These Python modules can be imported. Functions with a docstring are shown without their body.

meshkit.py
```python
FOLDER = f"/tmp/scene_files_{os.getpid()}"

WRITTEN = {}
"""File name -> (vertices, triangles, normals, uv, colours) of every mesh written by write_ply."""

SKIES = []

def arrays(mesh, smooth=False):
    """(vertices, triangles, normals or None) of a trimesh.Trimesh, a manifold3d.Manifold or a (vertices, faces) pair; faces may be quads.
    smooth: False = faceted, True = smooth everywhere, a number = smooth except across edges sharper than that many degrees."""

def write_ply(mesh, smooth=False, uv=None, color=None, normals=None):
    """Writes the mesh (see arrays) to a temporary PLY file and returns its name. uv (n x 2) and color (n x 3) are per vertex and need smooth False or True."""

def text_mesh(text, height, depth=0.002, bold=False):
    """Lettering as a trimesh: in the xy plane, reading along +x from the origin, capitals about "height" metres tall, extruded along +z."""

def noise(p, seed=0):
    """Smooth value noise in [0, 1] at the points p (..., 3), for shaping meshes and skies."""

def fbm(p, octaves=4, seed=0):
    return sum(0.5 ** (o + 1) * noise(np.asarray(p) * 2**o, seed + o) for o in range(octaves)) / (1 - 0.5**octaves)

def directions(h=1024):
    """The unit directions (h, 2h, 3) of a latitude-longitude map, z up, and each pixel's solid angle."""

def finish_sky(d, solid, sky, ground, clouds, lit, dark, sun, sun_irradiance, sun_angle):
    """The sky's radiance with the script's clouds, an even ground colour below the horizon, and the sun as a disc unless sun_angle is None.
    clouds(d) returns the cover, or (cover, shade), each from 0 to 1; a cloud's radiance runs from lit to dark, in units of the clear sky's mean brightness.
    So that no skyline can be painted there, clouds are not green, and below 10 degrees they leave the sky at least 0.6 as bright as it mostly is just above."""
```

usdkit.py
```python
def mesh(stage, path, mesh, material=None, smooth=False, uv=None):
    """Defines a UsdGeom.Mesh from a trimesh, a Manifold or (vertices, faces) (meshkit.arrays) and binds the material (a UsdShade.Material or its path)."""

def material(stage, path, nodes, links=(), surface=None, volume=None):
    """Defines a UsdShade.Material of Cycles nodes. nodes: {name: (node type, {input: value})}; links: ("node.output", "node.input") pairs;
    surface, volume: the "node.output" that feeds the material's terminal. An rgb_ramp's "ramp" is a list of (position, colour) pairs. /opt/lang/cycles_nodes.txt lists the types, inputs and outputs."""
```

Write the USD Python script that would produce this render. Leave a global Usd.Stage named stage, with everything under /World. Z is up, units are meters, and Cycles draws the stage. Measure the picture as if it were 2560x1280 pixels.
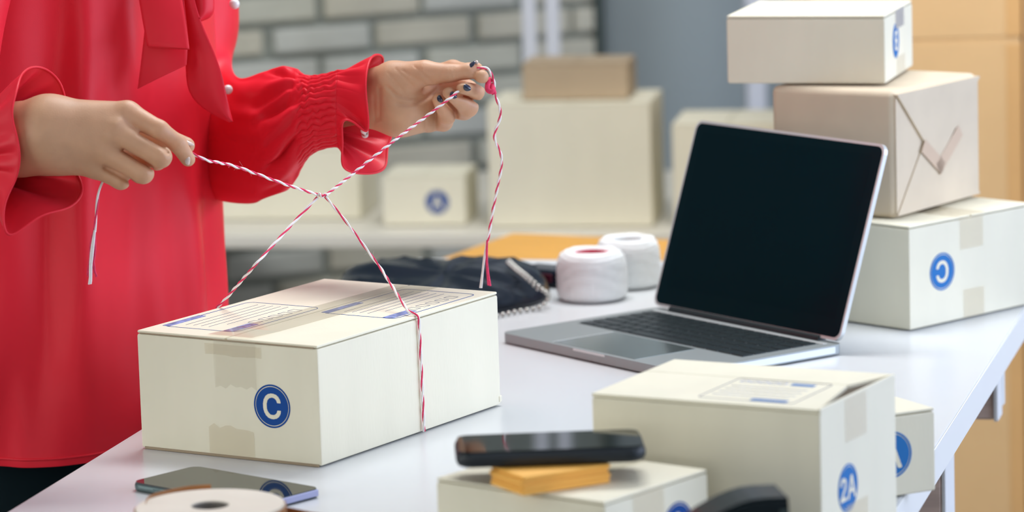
import math, numpy as np, trimesh, usdkit, meshkit
import manifold3d as m3
from math import sin, cos, pi, radians
from pxr import Usd, UsdGeom, UsdLux, UsdShade, Gf, Sdf
from scipy.interpolate import CubicSpline
from scipy.ndimage import gaussian_filter1d
from shapely.geometry import Point, Polygon, box as sbox
from shapely import affinity

stage = Usd.Stage.CreateInMemory()
UsdGeom.SetStageUpAxis(stage, 'Z'); UsdGeom.SetStageMetersPerUnit(stage, 1.0)
UsdGeom.Xform.Define(stage, '/World'); UsdGeom.Scope.Define(stage, '/World/Looks')

# ------------------------------------------------------------------ camera, light, exposure
TZ = 0.75                                   # table height
PIT, ROL, CH, FPX = radians(9.2114), radians(-1.7279), TZ + .72467, 9600.0
EYE = np.array([0, 0, CH])
_d = np.array([0, cos(PIT), -sin(PIT)]); _u0 = np.array([0, sin(PIT), cos(PIT)]); _r0 = np.array([1.0, 0, 0])
_r = _r0 * cos(ROL) + _u0 * sin(ROL); _u = -_r0 * sin(ROL) + _u0 * cos(ROL)
cam = UsdGeom.Camera.Define(stage, '/World/camera')
cam.AddTransformOp().Set(Gf.Matrix4d(*_r, 0, *_u, 0, *(-_d), 0, *EYE, 1))
cam.CreateHorizontalApertureAttr(36.0); cam.CreateVerticalApertureAttr(18.0)
cam.CreateFocalLengthAttr(135.0); cam.CreateFStopAttr(5.4); cam.CreateFocusDistanceAttr(3.54)
cam.CreateClippingRangeAttr(Gf.Vec2f(.05, 100)); cam.CreateExposureAttr(0.0)

def rect_light(name, pos, target, w, h, power, color):
    L = UsdLux.RectLight.Define(stage, '/World/' + name)
    p, t = np.array(pos, float), np.array(target, float)
    b = (p - t) / np.linalg.norm(p - t); up = np.array([0, 0, 1.0]) if abs(b[2]) < .95 else np.array([0, 1.0, 0])
    r = np.cross(up, b); r /= np.linalg.norm(r); u = np.cross(b, r)
    L.AddTransformOp().Set(Gf.Matrix4d(*r, 0, *u, 0, *b, 0, *p, 1))
    L.CreateWidthAttr(w); L.CreateHeightAttr(h); L.CreateIntensityAttr(power); L.CreateColorAttr(Gf.Vec3f(*color))
# lights at unseen windows and ceiling panels, placed to light table, woman and shelf
rect_light('unseen_daylight_right', (2.6, 3.3, 1.45), (0, 3.3, 1.35), 3.3, 1.5, 3.15, (.78, .92, 1.30))  # out of view, lights the sides that face right
rect_light('unseen_daylight_front', (-1.4, -2.6, 1.7), (-.6, 3, 1.2), 2.2, 1.7, 1.9, (1.0, .97, .88))  # out of view behind the camera, lights surfaces that face it
rect_light('unseen_daylight_left', (-2.62, 2.2, 1.5), (0, 2.9, 1.2), 2.1, 1.6, 1.6, (1.0, .97, .86))  # out of view, placed to light the carton fronts from the left
for k, (lx, ly) in enumerate(((0.75, 2.7), (0.2, 4.4))):
    rect_light('unseen_panel_light_%d' % k, (lx, ly, 2.78), (lx, ly, 0), 1.15, .55, (1.2, 24.0)[k], (.97, .99, 1.0))  # out of view overhead: table tops, then the back shelf
sky = UsdLux.DomeLight.Define(stage, '/World/sky'); sky.CreateIntensityAttr(.55); sky.CreateColorAttr(Gf.Vec3f(.85, .93, 1.0))

# ------------------------------------------------------------------ helpers
def P3(px, py, D):
    """The point at depth D along the view of photo pixel (px, py)."""
    return EYE + D * (_d + _r * ((px - 1280) / FPX) + _u * ((640 - py) / FPX))
def PZ(px, py, z):
    v = _d + _r * ((px - 1280) / FPX) + _u * ((640 - py) / FPX)
    return EYE + v * ((z - CH) / v[2])
used = {}
def numbered(parent, name):
    k = (parent, name); used[k] = used.get(k, -1) + 1
    return name if used[k] == 0 else '%s_%03d' % (name, used[k])
def data(prim, label=None, cat=None, group=None, kind=None):
    for k, v in (('label', label), ('category', cat), ('group', group), ('kind', kind)):
        if v: prim.SetCustomDataByKey(k, v)
    return prim
def thing(name, label, cat, loc=(0, 0, 0), yaw=0, group=None):
    x = UsdGeom.Xform.Define(stage, '/World/' + numbered('', name))
    x.AddTranslateOp().Set(Gf.Vec3d(*map(float, loc)))
    x.AddRotateZOp().Set(math.degrees(yaw))
    return data(x.GetPrim(), label, cat, group)
def obj(name, mesh, mat, parent=None, smooth=False, label=None, cat=None, group=None, kind=None):
    base = str(parent.GetPath()) if parent else '/World'
    m = usdkit.mesh(stage, base + '/' + numbered(base, name), mesh, MAT[mat], smooth=smooth)
    return data(m.GetPrim(), label, cat, group, kind)

MAT = {}
def mat(name, col, rough=.5, var=0, vscale=8, bump=0, bscale=60, stretch=None, **kw):
    nodes = {'p': ('principled_bsdf', dict(base_color=col, roughness=rough, **kw))}
    links = []
    if var or bump:
        nodes['t'] = ('texture_coordinate', {}); src = 't.object'
        if stretch:
            nodes['m'] = ('mapping', {'scale': stretch}); links.append((src, 'm.vector')); src = 'm.vector'
    if var:
        nodes['n'] = ('noise_texture', {'scale': vscale, 'detail': 3.0})
        a = [max(0, c * (1 - var)) for c in col]; b = [min(1, c * (1 + var)) for c in col]
        nodes['r'] = ('rgb_ramp', {'ramp': [(.3, a), (.7, b)]})
        links += [(src, 'n.vector'), ('n.fac', 'r.fac'), ('r.color', 'p.base_color')]
    if bump:
        nodes['bn'] = ('noise_texture', {'scale': bscale, 'detail': 2.0})
        nodes['b'] = ('bump', {'strength': bump, 'distance': .001})
        links += [(src, 'bn.vector'), ('bn.fac', 'b.height'), ('b.normal', 'p.normal')]
    MAT[name] = usdkit.material(stage, '/World/Looks/' + name, nodes, links, surface='p.BSDF')
mat('cream_card', (.81, .762, .60), .72, .025, 22, .12, 300, stretch=(1, 1, .25))
mat('kraft_paper', (.66, .55, .405), .7, .05, 14, .25, 60)
mat('kraft_card', (.47, .36, .24), .8, .04, 10)
mat('brown_card', (.73, .455, .20), .62, .05, 6)
mat('brown_card_dark', (.70, .39, .14), .6, .05, 6)
mat('gap_shade', (.10, .075, .05), .9)  # painted shade inside the open flaps
mat('slit_shade', (.36, .28, .19), .9)  # painted shade for the slits of the tied carton
mat('blue_ink', (.003, .062, .29), .6, specular_ior_level=.2)
mat('pale_blue_ink', (.02, .165, .47), .55, specular_ior_level=.2)
mat('line_ink', (.045, .06, .16), .6)
mat('smudged_ink', (.20, .25, .50), .6, .5, 250)
mat('table_white', (.63, .645, .655), .26, specular_ior_level=.28)
mat('lit_edge_white', (.93, .93, .90), .35)  # paler than the top, to look lit from the right
mat('white_paint', (.82, .83, .83), .45)
mat('pink_wood', (.70, .53, .45), .6, .18, 9, stretch=(1, 1, 14))
mat('brick', (.52, .52, .44), .8, .10, 9, .6, 30)
mat('brick_warm', (.54, .515, .42), .8, .10, 9, .6, 30)
mat('brick_cool', (.52, .53, .485), .8, .10, 9, .6, 30)
mat('mortar', (.25, .27, .24), .9, .1, 20)
mat('grey_door', (.33, .38, .39), .5)
mat('jamb_shadow_tone', (.05, .07, .065), .7)  # painted shadow beside the door
mat('white_trim', (.66, .68, .74), .4)
mat('wall_paint', (.62, .63, .62), .8)
mat('ceiling_paint', (.8, .8, .79), .85)
mat('floor_grey', (.13, .125, .115), .45, .1, 3)
mat('shelf_top', (.74, .70, .60), .4)
mat('blouse', (.77, .020, .040), .42, 0, 8, .06, 900, specular_ior_level=.22)
mat('trousers', (.003, .009, .012), .9, specular_ior_level=.1)
mat('skin', (.56, .315, .185), .52, .06, 60, .10, 700, subsurface_weight=.15, subsurface_scale=.004, subsurface_radius=(1, .35, .2))
mat('hair', (.02, .014, .012), .4)
mat('nail_navy', (.012, .02, .05), .12, coat_weight=.6)
mat('nail_light', (.64, .50, .44), .3, .2, 400)
mat('pearl', (.82, .82, .82), .15, coat_weight=.5)
mat('red_strand', (.74, .035, .115), .75, .15, 300)
mat('white_strand', (.86, .81, .80), .75, .04, 300)
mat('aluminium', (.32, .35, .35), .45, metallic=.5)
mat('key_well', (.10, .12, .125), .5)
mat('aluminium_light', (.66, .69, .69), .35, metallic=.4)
mat('screen_glass', (.001, .010, .014), .12, specular_ior_level=.05)
mat('key_black', (.008, .016, .019), .4)
mat('bezel_black', (.0015, .011, .015), .15, specular_ior_level=.05)
mat('paper_tape', (.60, .44, .31), .6)
mat('trackpad', (.36, .42, .41), .16, metallic=.8)
mat('black_plastic', (.006, .013, .017), .28)
mat('black_case', (.008, .014, .020), .5)
mat('black_leather', (.003, .008, .018), .20, 0, 8, .25, 40, specular_ior_level=.35)
mat('burgundy', (.10, .012, .028), .35)
mat('phone_frame', (.11, .155, .155), .3, metallic=.6)
mat('lilac_edge', (.42, .45, .72), .3)
mat('phone_glass', (.010, .014, .012), .05, specular_ior_level=.9)
mat('orange_wood', (.66, .33, .06), .5, .08, 12, stretch=(1, 8, 1))
mat('orange_pad', (.98, .50, .09), .6)
mat('thread_white', (.86, .88, .88), .75, .02, 200)
mat('silver_bead', (.50, .49, .46), .06, metallic=.9)
mat('tape_cream', (.74, .68, .58), .5, .03, 30)
mat('tape_kraft', (.40, .17, .055), .5, .2, 12)
mat('core_grey', (.20, .18, .16), .8)
mat('lamp_diffuser', (.9, .9, .9), .5)
# clear packing tape: mostly see-through, with a tan film and a gloss
def tape_material(name, col, fac, rough=.08, ior=1.18):
    MAT[name] = usdkit.material(stage, '/World/Looks/' + name, {
        'tr': ('transparent_bsdf', {'color': (1, 1, 1)}), 'df': ('diffuse_bsdf', {'color': col}), 'gl': ('glossy_bsdf', {'color': (1, 1, 1), 'roughness': rough}),
        'm1': ('mix_closure', {'fac': fac}), 'fr': ('fresnel', {'IOR': ior}), 'm2': ('mix_closure', {})},
        [('tr.BSDF', 'm1.closure1'), ('df.BSDF', 'm1.closure2'), ('fr.fac', 'm2.fac'), ('m1.closure', 'm2.closure1'), ('gl.BSDF', 'm2.closure2')], surface='m2.closure')
tape_material('clear_tape', (.62, .55, .42), .16)
tape_material('faded_tape', (.78, .68, .50), .30, .4, 1.06)
tape_material('pane_glass', (.8, .9, .9), .03)

def hull(pts): return m3.Manifold.hull_points(np.asarray(pts, float).tolist())
def rbox(x0, x1, y0, y1, z0, z1, r=.002, seg=1):
    """Box with chamfered (seg=1) or rounded edges."""
    r = min(r, (x1 - x0) / 2.01, (y1 - y0) / 2.01, (z1 - z0) / 2.01)
    P = []
    if seg == 1: dirs = np.eye(3)
    else:
        a = np.linspace(0, pi / 2, seg + 1); dirs = np.array([[cos(t) * cos(p), cos(t) * sin(p), sin(t)] for t in a for p in a])
    for sx in (-1, 1):
        for sy in (-1, 1):
            for sz in (-1, 1):
                c = np.array([x1 - r if sx > 0 else x0 + r, y1 - r if sy > 0 else y0 + r, z1 - r if sz > 0 else z0 + r])
                P += list(c + dirs * r * np.array([sx, sy, sz]))
    return hull(P)
def tm(man):
    a = man.to_mesh(); return trimesh.Trimesh(a.vert_properties[:, :3], a.tri_verts, process=False)
def slab_round(w, l, h, R, r):
    """Slab with round corners (plan radius R) and softened rims (r)."""
    P = []
    for z, i in ((0, r), (r * .3, r * .3), (r, 0), (h - r, 0), (h - r * .3, r * .3), (h, r)):
        q = np.array(rrect(w - 2 * i, l - 2 * i, max(R - i, .001)).exterior.coords)[:-1] + i; P.append(np.c_[q, np.full(len(q), z)])
    return hull(np.vstack(P))
def cat(*ms): return trimesh.util.concatenate([tm(m) if hasattr(m, 'to_mesh') else m for m in ms])
def extr(poly, h):
    gs = getattr(poly, 'geoms', [poly])
    return trimesh.util.concatenate([trimesh.creation.extrude_polygon(g, h, engine='earcut') for g in gs])
def rrect(w, h, r, q=6): return sbox(r, r, w - r, h - r).buffer(r, quad_segs=q)
def csec(p): return m3.CrossSection([[tuple(c) for c in np.array(p.exterior.coords)[:-1][::-1]]], m3.FillRule.NonZero)
def placed(m, face, w=0, d=0, h=0):
    """Mesh drawn in a face's own (across, up) plane -> the carton's frame."""
    T = np.eye(4)
    if face == 'front': T[:3, :3] = [[1, 0, 0], [0, 0, -1], [0, 1, 0]]
    elif face == 'right': T[:3, :3] = [[0, 0, 1], [1, 0, 0], [0, 1, 0]]; T[0, 3] = w
    elif face == 'left': T[:3, :3] = [[0, 0, -1], [-1, 0, 0], [0, 1, 0]]
    elif face == 'top': T[2, 3] = h
    m = m.copy(); m.apply_transform(T); return m
def grid_mesh(P, closed_u=False, thick=0, flip=False, closed_v=False):
    """Grid (n, m, 3) -> mesh; thick > 0 gives it a second skin and closed borders. closed_u: m wraps."""
    n, m = P.shape[:2]
    def faces(off=0, rev=False):
        F = []
        for i in range(n - (0 if closed_v else 1)):
            for j in range(m if closed_u else m - 1):
                a, b, c, d = (i * m + j, i * m + (j + 1) % m, ((i + 1) % n) * m + (j + 1) % m, ((i + 1) % n) * m + j)
                F += [(a, b, c), (a, c, d)] if not rev else [(a, c, b), (a, d, c)]
        return np.array(F) + off
    V = P.reshape(-1, 3)
    if not thick: return trimesh.Trimesh(V, faces(0, flip), process=False)
    t = trimesh.Trimesh(V, faces(0, flip), process=False); N = t.vertex_normals
    W = V - N * thick
    F = [faces(0, flip), faces(n * m, not flip)]
    K = n * m; E = []
    def strip(ids, wrap):
        for q in range(len(ids) - (0 if wrap else 1)):
            a, b = ids[q], ids[(q + 1) % len(ids)]
            E.extend([(a, a + K, b + K), (a, b + K, b)] if not flip else [(a, b + K, a + K), (a, b, b + K)])
    strip([j for j in range(m)][::-1] if False else list(range(m)), closed_u)
    strip(list(range((n - 1) * m, n * m))[::-1], closed_u)
    if not closed_u:
        strip([i * m for i in range(n)][::-1], False); strip([i * m + m - 1 for i in range(n)], False)
    return trimesh.Trimesh(np.vstack([V, W]), np.vstack(F + [np.array(E)]), process=False)
def spline(pts, n, closed=False):
    p = np.array(pts, float)
    if closed: p = np.vstack([p, p[:1]])
    t = np.r_[0, np.cumsum(np.linalg.norm(np.diff(p, axis=0), axis=1))]
    cs = CubicSpline(t, p, bc_type='periodic' if closed else 'natural')
    return cs(np.linspace(0, t[-1], n, endpoint=not closed))
def tube(path, rad, sides=6, cap=True):
    p = np.asarray(path, float); n = len(p); rad = np.broadcast_to(rad, (n,))
    t = np.gradient(p, axis=0); t /= np.linalg.norm(t, axis=1, keepdims=True) + 1e-12
    a = np.zeros_like(p); v = np.cross(t[0], [0.3, .2, .9]); a[0] = v / np.linalg.norm(v)
    for i in range(1, n):
        v = a[i - 1] - t[i] * (a[i - 1] @ t[i]); a[i] = v / np.linalg.norm(v)
    b = np.cross(t, a); ang = np.arange(sides) * 2 * pi / sides
    V = p[:, None] + rad[:, None, None] * (np.cos(ang)[None, :, None] * a[:, None] + np.sin(ang)[None, :, None] * b[:, None])
    m = grid_mesh(V, closed_u=True)
    if cap:
        k = len(m.vertices); vv = np.vstack([m.vertices, p[0], p[-1]])
        F = [(k, (j + 1) % sides, j) for j in range(sides)] + [(k + 1, (n - 1) * sides + j, (n - 1) * sides + (j + 1) % sides) for j in range(sides)]
        m = trimesh.Trimesh(vv, np.vstack([m.faces, F]), process=False)
    return m
def lathe(prof, seg=48):
    a = np.arange(seg) * 2 * pi / seg; p = np.asarray(prof, float)
    return grid_mesh(np.stack([p[:, :1] * np.cos(a), p[:, :1] * np.sin(a), np.repeat(p[:, 1:], seg, 1)], -1), closed_u=True)

# ------------------------------------------------------------------ the room
def struct(name, mesh, m, parent=None, **k):
    return obj(name, mesh, m, parent, kind=None if parent else 'structure', **k)
XW, YF, YB, ZC = 2.75, -2.8, 7.4, 2.8
struct('floor', rbox(-3.0, 3.0, YF - .1, YB, -.1, 0, .001), 'floor_grey')
struct('ceiling', rbox(-3.0, 3.0, YF - .1, YB, ZC, ZC + .1, .001), 'ceiling_paint')
def wall_with_hole(T, L, a0, a1, z0, z1):
    return cat(rbox(0, a0, 0, T, 0, ZC, .001), rbox(a1, L, 0, T, 0, ZC, .001), rbox(a0, a1, 0, T, 0, z0, .001), rbox(a0, a1, 0, T, z1, ZC, .001))
m = wall_with_hole(.12, YB - YF, 4.3, 7.9, .6, 2.4); m.apply_transform(trimesh.transformations.rotation_matrix(pi / 2, (0, 0, 1))); m.apply_translation((XW + .12, YF, 0))
struct('wall_right', m, 'wall_paint')
m = wall_with_hole(.12, YB - YF, 3.9, 6.1, .65, 2.35); m.apply_transform(trimesh.transformations.rotation_matrix(pi / 2, (0, 0, 1))); m.apply_translation((-2.8, YF, 0))
struct('wall_left', m, 'wall_paint')
m = wall_with_hole(.12, 5.6, .2, 2.6, .8, 2.6); m.apply_translation((-2.8, YF - .12, 0)); struct('wall_front', m, 'wall_paint')
struct('wall_back', rbox(-2.8, XW, YB - .12, YB, 0, ZC, .001), 'wall_paint')
def window(n, org, ang, w, h):
    x = UsdGeom.Xform.Define(stage, '/World/window_%d' % n); x.AddTranslateOp().Set(Gf.Vec3d(*org)); x.AddRotateZOp().Set(ang)
    p = data(x.GetPrim(), kind='structure'); f = .05
    obj('window_frame', cat(rbox(0, w, 0, .07, 0, f), rbox(0, w, 0, .07, h - f, h), rbox(0, f, 0, .07, f, h - f), rbox(w - f, w, 0, .07, f, h - f), *[rbox(w * k / 3 - .025, w * k / 3 + .025, 0, .07, f, h - f) for k in (1, 2)]), 'white_paint', p)
    for k in range(3): obj('pane', rbox(w * k / 3 + .03, w * (k + 1) / 3 - .03, .03, .036, f, h - f, .0005), 'pane_glass', p)
window(1, (XW + .1, 1.5, .6), 90, 3.6, 1.8)  # out of view on the right, source of the key daylight
window(3, (-2.87, 1.1, .65), 90, 2.2, 1.7)  # out of view on the left, lights the carton fronts
window(2, (-2.6, YF - .1, .8), 0, 2.4, 1.8)  # out of view behind the camera
# ceiling panels, out of view, that carry the lamps
for k, (lx, ly) in enumerate(((0.75, 2.7), (0.2, 4.4))):
    t = thing('unseen_ceiling_light', 'unseen flat white ceiling light panel over the %s' % ('near end of the packing table' if k == 0 else 'far end of the room'), 'light', (lx, ly, 2.785))
    obj('frame', rbox(-.62, .62, -.32, .32, 0, .015), 'white_paint', t)

# brick wall, laid brick by brick, running back towards the right
BY = radians(22); bd = np.array([cos(BY), sin(BY), 0]); bn = np.array([sin(BY), -cos(BY), 0])
B0 = P3(900, 300, 6.6) * [1, 1, 0]
def wallx(s, o=0): return B0 + bd * s + bn * o
rw = UsdGeom.Xform.Define(stage, '/World/wall_brick'); rw.AddTranslateOp().Set(Gf.Vec3d(*map(float, B0))); rw.AddRotateZOp().Set(math.degrees(BY))
RW = data(rw.GetPrim(), kind='structure')
S1 = .452                                    # right end of the brick part, along the wall
obj('mortar_bed', rbox(-2.4, S1, 0, .12, 0, ZC, .001), 'mortar', RW)
rng = np.random.default_rng(5)
CO, LB = .0545, .187
for r in range(0, 27):
    z0 = r * CO + .012
    for k in range(-6, 4):
        s0 = k * LB + (r % 2) * LB / 2 + .03 + rng.uniform(-.004, .004); s1 = min(s0 + LB - .015, S1 - .004)
        if s1 - s0 < .03: continue
        o = rng.uniform(.010, .017)
        obj('brick', rbox(s0, s1, -o, .002, z0 + .006, z0 + CO - .006 + rng.uniform(-.001, .001), .004), ('brick', 'brick_warm', 'brick_cool')[rng.integers(3)], RW)
def slab(name, px0, px1, D, dep, mt, z0=0, z1=ZC, kind='structure', **k):
    a, b = P3(px0, 300, D), P3(px1, 300, D)
    return obj(name, rbox(a[0], b[0], a[1], a[1] + dep, z0, z1, .003), mt, kind=kind, **k)
slab('trim_1', 1312, 1348, 6.3, .03, 'white_trim'); slab('trim_2', 1370, 1406, 6.3, .03, 'white_trim')
slab('jamb_shadow_3', 1492, 1516, 6.75, .08, 'jamb_shadow_tone')  # dark strip painted in as the shadow of the door jamb
dx0, dx1 = P3(1516, 300, 6.9), P3(1866, 300, 6.9)
dr = UsdGeom.Xform.Define(stage, '/World/door_1'); dr.AddTranslateOp().Set(Gf.Vec3d(dx0[0], dx0[1], 0)); DR = data(dr.GetPrim(), kind='structure')
dw = dx1[0] - dx0[0]
obj('door_leaf', rbox(0, dw, 0, .04, .01, 2.1, .003), 'grey_door', DR)
obj('header', rbox(-.02, dw + .02, .005, .05, 2.1, 2.75, .003), 'white_trim', DR)
slab('trim_4', 1868, 1918, 6.6, .05, 'white_trim'); slab('wall_recess', 1918, 2700, 6.9, .1, 'grey_door')

# ------------------------------------------------------------------ the packing table
TA = radians(75.8); tdir = np.array([cos(TA), sin(TA)]); tnor = np.array([sin(TA), -cos(TA)])
T0, T1, N0, N1 = 2.72, 4.31, -1.206, -.460           # along and across
def TP(t, n): return tdir * t + tnor * n
org = TP(T0, N0)
# local frame: x = across (towards the right edge), y = along; the local x axis is tnor
table = thing('table', 'long white-topped packing table on pinkish wooden legs with cartons and laptop', 'table', (*org, 0), TA - pi / 2)
TL, TW = T1 - T0, N1 - N0
obj('table_top', rbox(0, TW, 0, TL, TZ - .034, TZ, .0025, 2), 'table_white', table, smooth=30)
obj('lit_edge_band', rbox(TW - .0002, TW + .0008, .001, TL - .001, TZ - .0335, TZ - .0012, .0004), 'lit_edge_white', table)  # lighter strip paints the brighter light on the right edge
def to_table(p): q = np.array(p[:2]) - org; return q @ tnor, q @ tdir
lx, ly = to_table(P3(2340, 1200, 3.82))
for (ax, ay) in ((lx, ly), (.06, ly), (.06, .12), (lx, .12)):
    lg = obj('leg', rbox(ax - .03, ax + .008, ay - .02, ay + .045, 0, TZ - .034, .002), 'pink_wood', table)
    obj('edging', rbox(ax + .008, ax + .0125, ay - .02, ay + .045, 0, TZ - .034, .001), 'white_paint', lg)
bx, by = to_table(P3(2484, 1000, 4.02)); bz0, bz1 = P3(2484, 1052, 4.02)[2], min(TZ - .034, P3(2484, 950, 4.02)[2])
obj('cross_post', rbox(bx + .001, bx + .006, by + .036, by + .05, bz0 + .008, TZ - .034, .001), 'white_paint', table)
bm = obj('cross_beam', rbox(.02, bx, by, by + .03, bz0, bz1, .002), 'pink_wood', table)
obj('beam_cap', rbox(bx, bx + .005, by - .003, by + .034, bz0 - .001, bz1, .001), 'white_paint', bm)
bc = obj('cross_beam', rbox(.02, TW - .03, .1, .13, TZ - .034 - .04, TZ - .034, .002), 'pink_wood', table)

# ------------------------------------------------------------------ cartons
CARD_T = .003
def badge(parent, face, a, z, text, dia, w, d, h, rot=0, ink='blue_ink'):
    R = dia / 2
    ring = Point(0, 0).buffer(R, 32).difference(Point(0, 0).buffer(R * .925, 32)); disc = Point(0, 0).buffer(R * .885, 32)
    g = cat(extr(ring, .0003), extr(disc, .0003))
    lt = meshkit.text_mesh(text, dia * (.54 if len(text) == 1 else .46), .0005, bold=True); lt.apply_translation(-lt.bounds.mean(0) * [1, 1, 0])
    T = trimesh.transformations.rotation_matrix(rot, (0, 0, 1)); T[:2, 3] = (a, z)
    for q in (g, lt): q.apply_transform(T)
    b = obj('badge', placed(g, face, w, d, h), ink, parent, label='round blue size mark reading %s' % text)
    obj('letter', placed(lt, face, w, d, h), 'cream_card', b)
def form_print(parent, x0, x1, y0, y1, w, d, h, dark=True, boxes=True, flip=False):
    """Address form printed on the top: rounded frame, ruled lines, smudged bars, postcode boxes (drawn with the lines along y)."""
    W, H = x1 - x0, y1 - y0
    fr = rrect(W, H, .008).difference(affinity.translate(rrect(W - .0014, H - .0014, .0074), .0007, .0007))
    parts = [extr(fr, .00025)]; lines = []
    for k in range(5):
        x = W * (.20 + .105 * k); lines.append(sbox(x, H * (.10 if k < 4 else .22), x + .00035, H * .93))
    if boxes:
        for k in range(5):
            y = H * (.34 + .115 * k); lines.append(sbox(W * .76, y, W * .89, y + .0095).difference(sbox(W * .76 + .0003, y + .0003, W * .89 - .0003, y + .0092)))
    bars = [sbox(W * -.005, H * .02, W * .075, H * .42).buffer(.001), sbox(W * .83, H * .02, W * .94, H * .30).buffer(.001)]
    def put(ms, z):
        m = trimesh.util.concatenate(ms)
        if flip: m.apply_transform(np.diag([-1, -1, 1, 1.0])); m.apply_translation((W, H, 0))
        m.apply_translation((x0, y0, h + z)); return m
    p = obj('address_form', put(parts, 0), 'blue_ink' if dark else 'pale_blue_ink', parent)
    obj('ruled_lines', put([extr(l, .0002) for l in lines], 0), 'line_ink' if dark else 'pale_blue_ink', p)
    for b in bars: obj('smudged_lettering', put([extr(b, .0003)], 0), 'smudged_ink' if dark else 'pale_blue_ink', p)
def tape_strip(parent, pts, w, mt='clear_tape', jag=0, seed=0, across=(1, 0, 0), thick=.0002, name='tape'):
    """A strip of tape following the points pts, its width along 'across'."""
    p = np.array(pts, float); a = np.array(across, float) * w / 2; n = len(p); r = np.random.default_rng(seed)
    G = np.stack([p + a * k for k in np.linspace(-1, 1, 9)], 1)
    if jag:
        t = p[-1] - p[-2]; t /= np.linalg.norm(t); G[-1] += t * r.uniform(-jag, jag, (9, 1))
    return obj(name, grid_mesh(G), mt, parent)
def carton(label, x, y, z, yaw, w, d, h, group, mt='cream_card', tape=True, seam='y', split=.5, inset=.0004, lift=0, lift_side=0):
    t = thing('carton', label, 'box', (x, y, z), yaw, group)
    obj('body', rbox(0, w, 0, d, .0012, h - CARD_T, .0022, 2), mt, t, smooth=40)
    g = .0006
    for k in range(2 if seam else 0):
        if seam == 'y': a = rbox(.0006 if k == 0 else w / 2 + g, w / 2 - g if k == 0 else w - .0006, .0004, d - .0004, h - CARD_T + .0004, h, .0011, 2)
        else: a = rbox(.0004, w - inset, .0006 if k == 0 else d * split + g, d * split - g if k == 0 else d - .0006, h - CARD_T + .0004, h, .0011, 2)
        a = tm(a)
        if lift and k == lift_side:                # a flap that bulges up a little at its outer corners
            v = a.vertices; a = a.subdivide_to_size(.02); v = a.vertices
            q = (v[:, 1] / d) if seam == 'x' else (v[:, 0] / w)
            a.vertices[:, 2] += lift * np.clip((v[:, 0] / w - .55) / .45, 0, 1) ** 1.5 if seam == 'x' else lift * np.clip((v[:, 1] / d - .55) / .45, 0, 1) ** 1.5
        obj('flap', a, mt, t, smooth=40)
    if tape and seam == 'y':
        tape_strip(t, [(w / 2, k, h + .0003) for k in np.linspace(.001, d - .001, 4)], .048, mt='clear_tape')
    if tape and seam == 'x':
        tape_strip(t, [(k, d / 2, h + .0003) for k in np.linspace(.001, w - .001, 4)], .048, across=(0, 1, 0), mt='clear_tape')
    return t

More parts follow.
